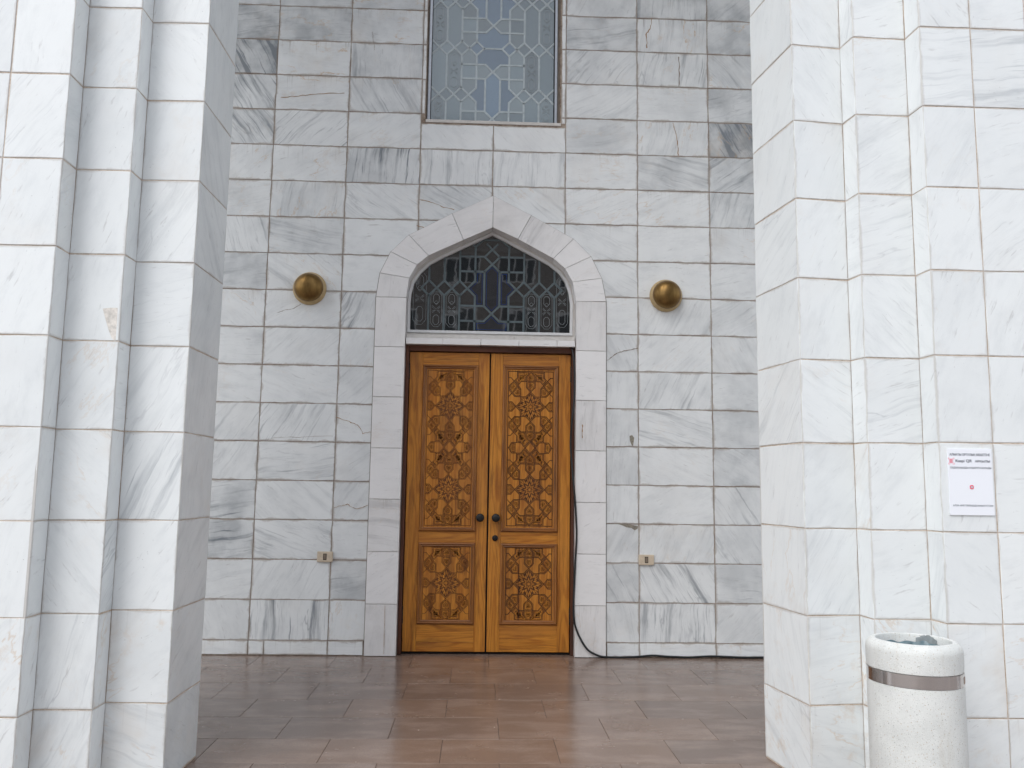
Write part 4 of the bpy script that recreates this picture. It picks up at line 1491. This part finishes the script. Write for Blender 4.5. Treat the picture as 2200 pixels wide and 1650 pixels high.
# ------------------------------------------------------------------ wall lamps
def make_lamp():
    root = thing('wall_lamp', 'round domed brass wall lamp on the marble left of the doorway', 'wall lamp', (-1.451, -.001, 2.853), 0, 'domed brass lamps either side of the doorway')
    bm = bmesh.new()
    bm_lathe(bm, [(.128, 0), (.133, -.004), (.133, -.014), (.1325, -.018), (.1185, -.046), (.117, -.050), (.108, -.050)], 64, 'Y')
    link('rim', auto_smooth(to_mesh(bm, 'rim'), 35), M['pale_brass'], root)
    bm = bmesh.new()
    prof = [(.1160, -.046)]
    for i in range(15):
        t = math.pi / 2 * i / 14
        prof.append((max(.1155 * math.cos(t), .001), -.050 - .088 * math.sin(t)))
    bm_lathe(bm, prof, 64, 'Y')
    link('dome', auto_smooth(to_mesh(bm, 'dome'), 60), M['brass'], root)
    bm = bmesh.new()
    bm_lathe(bm, [(.0048, 0), (.0048, -.003), (.003, -.0042), (.0008, -.0045)], 14, 'Y')
    link('screw', to_mesh(bm, 'screw'), M['brass'], root, (0, -.1365, .001))
    return root
lamp = make_lamp()
l2 = copy_tree(lamp)
l2.location = (1.427, -.001, 2.861)
l2['label'] = 'round domed brass wall lamp on the marble right of the doorway'

# ------------------------------------------------------------------ switches
def make_switch():
    root = thing('wall_switch', 'small beige wall switch plate left of the door near the floor', 'switch', (-1.2435, -.001, .742), 0, 'beige switch plates either side of the door')
    link('plate', box_mesh('plate', -.060, .060, -.017, 0, -.0395, .0395, .004, 2), M['beige_plastic'], root)
    link('slot', box_mesh('slot', -.0135, .0135, -.0185, -.012, -.0245, .0245, .0015), M['dark_slot'], root)
    link('rocker', box_mesh('rocker', -.0092, .0092, -.0215, -.012, -.0195, .0195, .0015), M['brown_plastic'], root)
    return root
sw = make_switch()
s2 = copy_tree(sw)
s2.location = (1.2555, -.001, .745)
s2['label'] = 'small beige wall switch plate right of the door above the black cable'

# ------------------------------------------------------------------ cable
pts = [(.650, .045, 2.428), (.662, .030, 2.42), (.675, .0, 2.35), (.683, -.015, 2.214), (.681, -.02, 1.989), (.665, -.02, 1.84), (.655, .0, 1.655), (.666, -.01, 1.472), (.682, -.028, 1.29), (.696, -.032, 1.109),
       (.703, -.034, .93), (.695, -.033, .751), (.688, -.032, .573), (.682, -.033, .397), (.692, -.034, .257), (.733, -.034, .152), (.791, -.035, .066), (.86, -.036, .026), (.928, -.034, .010),
       (1.072, -.03, .008), (1.195, -.02, .012), (1.30, -.014, .020), (1.397, -.014, .014), (1.578, -.02, .009), (1.76, -.015, .017), (2.014, -.018, .010), (2.161, -.02, .012), (2.5, -.03, .009), (3.0, -.05, .009)]
bm = bmesh.new()
bm_tube(bm, smooth_path(pts, 5), .0077, 10)
me = to_mesh(bm, 'power_cable', True)
cab = link('power_cable', me, M['rubber'])
tag(cab, 'black cable hanging beside the right door leaf and running along the wall base', 'cable')

# ------------------------------------------------------------------ notice on the right pillar
NX0, NX1, NZ0, NZ1 = 1.9955, 2.1955, 1.2065, 1.498
NY = -3.0065
notice = thing('paper_notice', 'white printed notice sheet stuck on the right marble pillar', 'notice', ((NX0 + NX1) / 2, NY, (NZ0 + NZ1) / 2), 0)
w, h = NX1 - NX0, NZ1 - NZ0
link('sheet', box_mesh('sheet', -w / 2, w / 2, -.003, .003, -h / 2, h / 2, .0006), M['paper'], notice)
def text(s, x, z, width, height, mat, bold=.0):
    cu = bpy.data.curves.new('lettering', 'FONT')
    cu.body = s
    cu.size = 1.0
    cu.offset = bold
    cu.align_x = 'CENTER'
    cu.align_y = 'CENTER'
    cu.resolution_u = 3
    t = bpy.data.objects.new('tmp_text', cu)
    COL.objects.link(t)
    dg = bpy.context.evaluated_depsgraph_get()
    me = bpy.data.meshes.new_from_object(t.evaluated_get(dg))
    bpy.data.objects.remove(t)
    bpy.data.curves.remove(cu)
    if not me.vertices:
        return None
    xs = [v.co.x for v in me.vertices]
    ys = [v.co.y for v in me.vertices]
    sx_ = width / (max(xs) - min(xs))
    sy_ = height / (max(ys) - min(ys))
    mx, my = (max(xs) + min(xs)) / 2, (max(ys) + min(ys)) / 2
    for v in me.vertices:
        v.co = Vector(((v.co.x - mx) * sx_, 0.0, (v.co.y - my) * sy_))
    me.materials.clear()
    me.name = 'lettering'
    return link('lettering', me, mat, notice, (x, -.0036, z))
text('АЛМАТЫ ОРТАЛЫҚ МЕШІТІНЕ', 0.0, h / 2 - .0275, .182, .0130, M['ink'], .02)
text('Kaspi QR', -.028, h / 2 - .056, .074, .0165, M['ink'], .015)
text('АРҚЫЛЫ', .056, h / 2 - .056, .068, .0125, M['ink'], .02)
text('САДАҚАҢЫЗДЫ АУДАРУҒА БОЛАДЫ', .002, h / 2 - .085, .184, .0105, M['ink'], .015)
text('АЛЛА НИЕТТЕРІҢІЗДІ ҚАБЫЛ ЕТСІН!', .004, h / 2 - .250, .180, .0092, M['ink'], .015)
bm = bmesh.new()
for sx_ in (1, -1):
    for sz in (1, -1):
        bm_box(bm, min(sx_ * .0125, sx_ * .0075), max(sx_ * .0125, sx_ * .0075), -.0004, .0006, sz * .0135 - .0007, sz * .0135 + .0007)
        bm_box(bm, sx_ * .0125 - .0007, sx_ * .0125 + .0007, -.0003, .0006, min(sz * .0126, sz * .008), max(sz * .0126, sz * .008))
for k in range(5):
    bm_box(bm, -.0085, .0085 - (k % 2) * .004, -.0004, .0006, -.0085 + k * .0040, -.0085 + k * .0040 + .0021)
link('scan_mark', to_mesh(bm, 'scan_mark'), M['red_ink'], notice, (-.084, -.0034, h / 2 - .056))
bm = bmesh.new()
bm_box(bm, -.0085, .0085, -.0004, .0006, -.009, .009)
bmesh.ops.bevel(bm, geom=[e for e in bm.edges if abs(e.verts[0].co.y - e.verts[1].co.y) > .0005], offset=.003, segments=3, affect='EDGES')
ic = link('app_mark', to_mesh(bm, 'app_mark'), M['red_ink'], notice, (.002, -.0034, h / 2 - .169))
bm = bmesh.new()
bm_lathe(bm, [(.0050, 0), (.0050, -.0004), (.0030, -.0004), (.0030, 0)], 20, 'Y')
link('app_ring', to_mesh(bm, 'app_ring'), M['paper'], ic, (0, -.0007, 0))

# ------------------------------------------------------------------ litter bin
BX, BY = 1.684, -3.243
KR = .893
bin_ = thing('litter_bin', 'round white speckled concrete litter bin with a steel band before the right pillar', 'litter bin', (BX, BY, 0))
bm = bmesh.new()
bm_lathe(bm, [(.188, .0), (.195, .006), (.198, .02), (.1985, .5575), (.1965, .5595), (.10, .5595)], 72, 'Z')
link('body', auto_smooth(to_mesh(bm, 'body'), 35), M['terrazzo'], bin_)
bm = bmesh.new()
bm_lathe(bm, [(.196, .560), (.1995, .561), (.1995, .609), (.196, .610)], 72, 'Z')
link('steel_band', auto_smooth(to_mesh(bm, 'steel_band'), 35), M['chrome'], bin_)
bm = bmesh.new()
prof = [(.15, .611), (.1965, .611), (.1985, .613), (.1995, .63), (.1995, .682)]
for i in range(1, 9):
    t = math.pi / 2 * i / 8
    prof.append((.1605 + .039 * math.cos(t), .682 + .038 * math.sin(t)))
prof += [(.157, .718), (.154, .710), (.153, .64), (.150, .611)]
rg = bm_lathe(bm, prof, 72, 'Z')
link('rim', auto_smooth(to_mesh(bm, 'rim'), 35), M['terrazzo'], bin_)
# liner bag, crumpled inside the mouth
rb = random.Random(3)
ph = [rb.uniform(0, 6.28) for _ in range(6)]
def jit(k, a, r, hh):
    w_ = .5 * math.sin(9 * a + ph[0] + k) + .35 * math.sin(17 * a + ph[1] + 1.7 * k) + .3 * math.sin(29 * a + ph[2] - k)
    return r + .0045 * w_ - (.004 if k > 0 else 0), hh + .006 * (.6 * math.sin(5 * a + ph[3] + k) + .5 * math.sin(13 * a + ph[4]))
bm = bmesh.new()
bm_lathe(bm, [(.148, .690), (.146, .680), (.140, .660), (.142, .64), (.135, .60)], 144, 'Z', jit=jit)
bmesh.ops.contextual_create  # keep bmesh ops loaded
link('liner_bag', to_mesh(bm, 'liner_bag', True), M['bag'], bin_)
bm = bmesh.new()
bm_lathe(bm, [(.151, .598), (.151, .602)], 48, 'Z')
link('bag_bottom', to_mesh(bm, 'bag_bottom'), M['bag'], bin_)
# a flap of the bag folded over the back of the mouth
bm = bmesh.new()
grid = []
for i in range(15):
    a = math.radians(22 + i * 2.6)
    row = []
    for j, (rr, zz) in enumerate(((.146, .66), (.149, .69), (.1515, .707), (.1545, .7155), (.158, .7195))):
        wv = .0016 * math.sin(i * 1.7 + j) + .001 * math.sin(i * 3.1)
        rr2 = rr
        row.append(bm.verts.new((rr2 * math.cos(a), rr2 * math.sin(a), zz + wv * .5 - .0006 * (i - 7) ** 2 * (j > 1) * .35)))
    grid.append(row)
for i in range(14):
    for j in range(4):
        bm.faces.new((grid[i][j], grid[i + 1][j], grid[i + 1][j + 1], grid[i][j + 1]))
link('bag_flap', to_mesh(bm, 'bag_flap', True), plain('dirty film', (.20, .225, .225), .4, noise=.3), bin_)
# little label on the band
bm = bmesh.new()
seg = []
for i in range(7):
    a = math.radians(-43 + i * 2.0)
    seg.append((bm.verts.new((.2002 * math.cos(a), .2002 * math.sin(a), .571)), bm.verts.new((.2002 * math.cos(a), .2002 * math.sin(a), .597))))
for p, q in zip(seg, seg[1:]):
    bm.faces.new((p[0], q[0], q[1], p[1]))
link('sticker', to_mesh(bm, 'sticker'), M['sticker'], bin_)

for ch in bin_.children:                            # slimmer than drawn
    ch.scale = (KR, KR, 1.0)

# ------------------------------------------------------------------ the house across the square, mirrored in the glass
house = thing('apartment_block', 'brown brick apartment block across the square, seen only mirrored in the glass', 'building', (2, -40, -.12), 0)
FH, NF, NB_ = 3.0, 7, 9
BW = 3.3
wid = BW * NB_
bm = bmesh.new()
bm_box(bm, -wid / 2, wid / 2, -12, 0, 0, FH * NF + .8)
link('wall', to_mesh(bm, 'wall'), M['brick'], house)
link('roof', box_mesh('roof', -wid / 2 - .4, wid / 2 + .4, -12.4, .4, FH * NF + .82, FH * NF + 1.1), M['concrete'], house)
for f in range(1, NF):
    link('floor_band', box_mesh('floor_band', -wid / 2, wid / 2, .002, .06, f * FH - .12, f * FH + .1), M['concrete'], house)
bm = bmesh.new()
ww, wh = 1.9, 1.55
bm_box(bm, -ww / 2, ww / 2, .0, .05, 0, .09)
bm_box(bm, -ww / 2, ww / 2, .0, .05, wh - .09, wh)
bm_box(bm, -ww / 2, -ww / 2 + .09, .0, .05, .09, wh - .09)
bm_box(bm, ww / 2 - .09, ww / 2, .0, .05, .09, wh - .09)
bm_box(bm, -.3, -.22, .0, .05, .09, wh - .09)
bm_box(bm, .36, .44, .0, .05, .09, wh - .09)
fm = to_mesh(bm, 'window')
fm.materials.append(M['house_frame'])
pm = box_mesh('pane', -ww / 2 + .02, ww / 2 - .02, -.02, .02, .02, wh - .02)
pm.materials.append(M['house_glass'])
for f in range(NF):
    for k in range(NB_):
        wn = link('window', fm, None, house, (-wid / 2 + BW * (k + .5), .01, f * FH + .95))
        link('pane', pm, None, wn, (0, 0, 0))
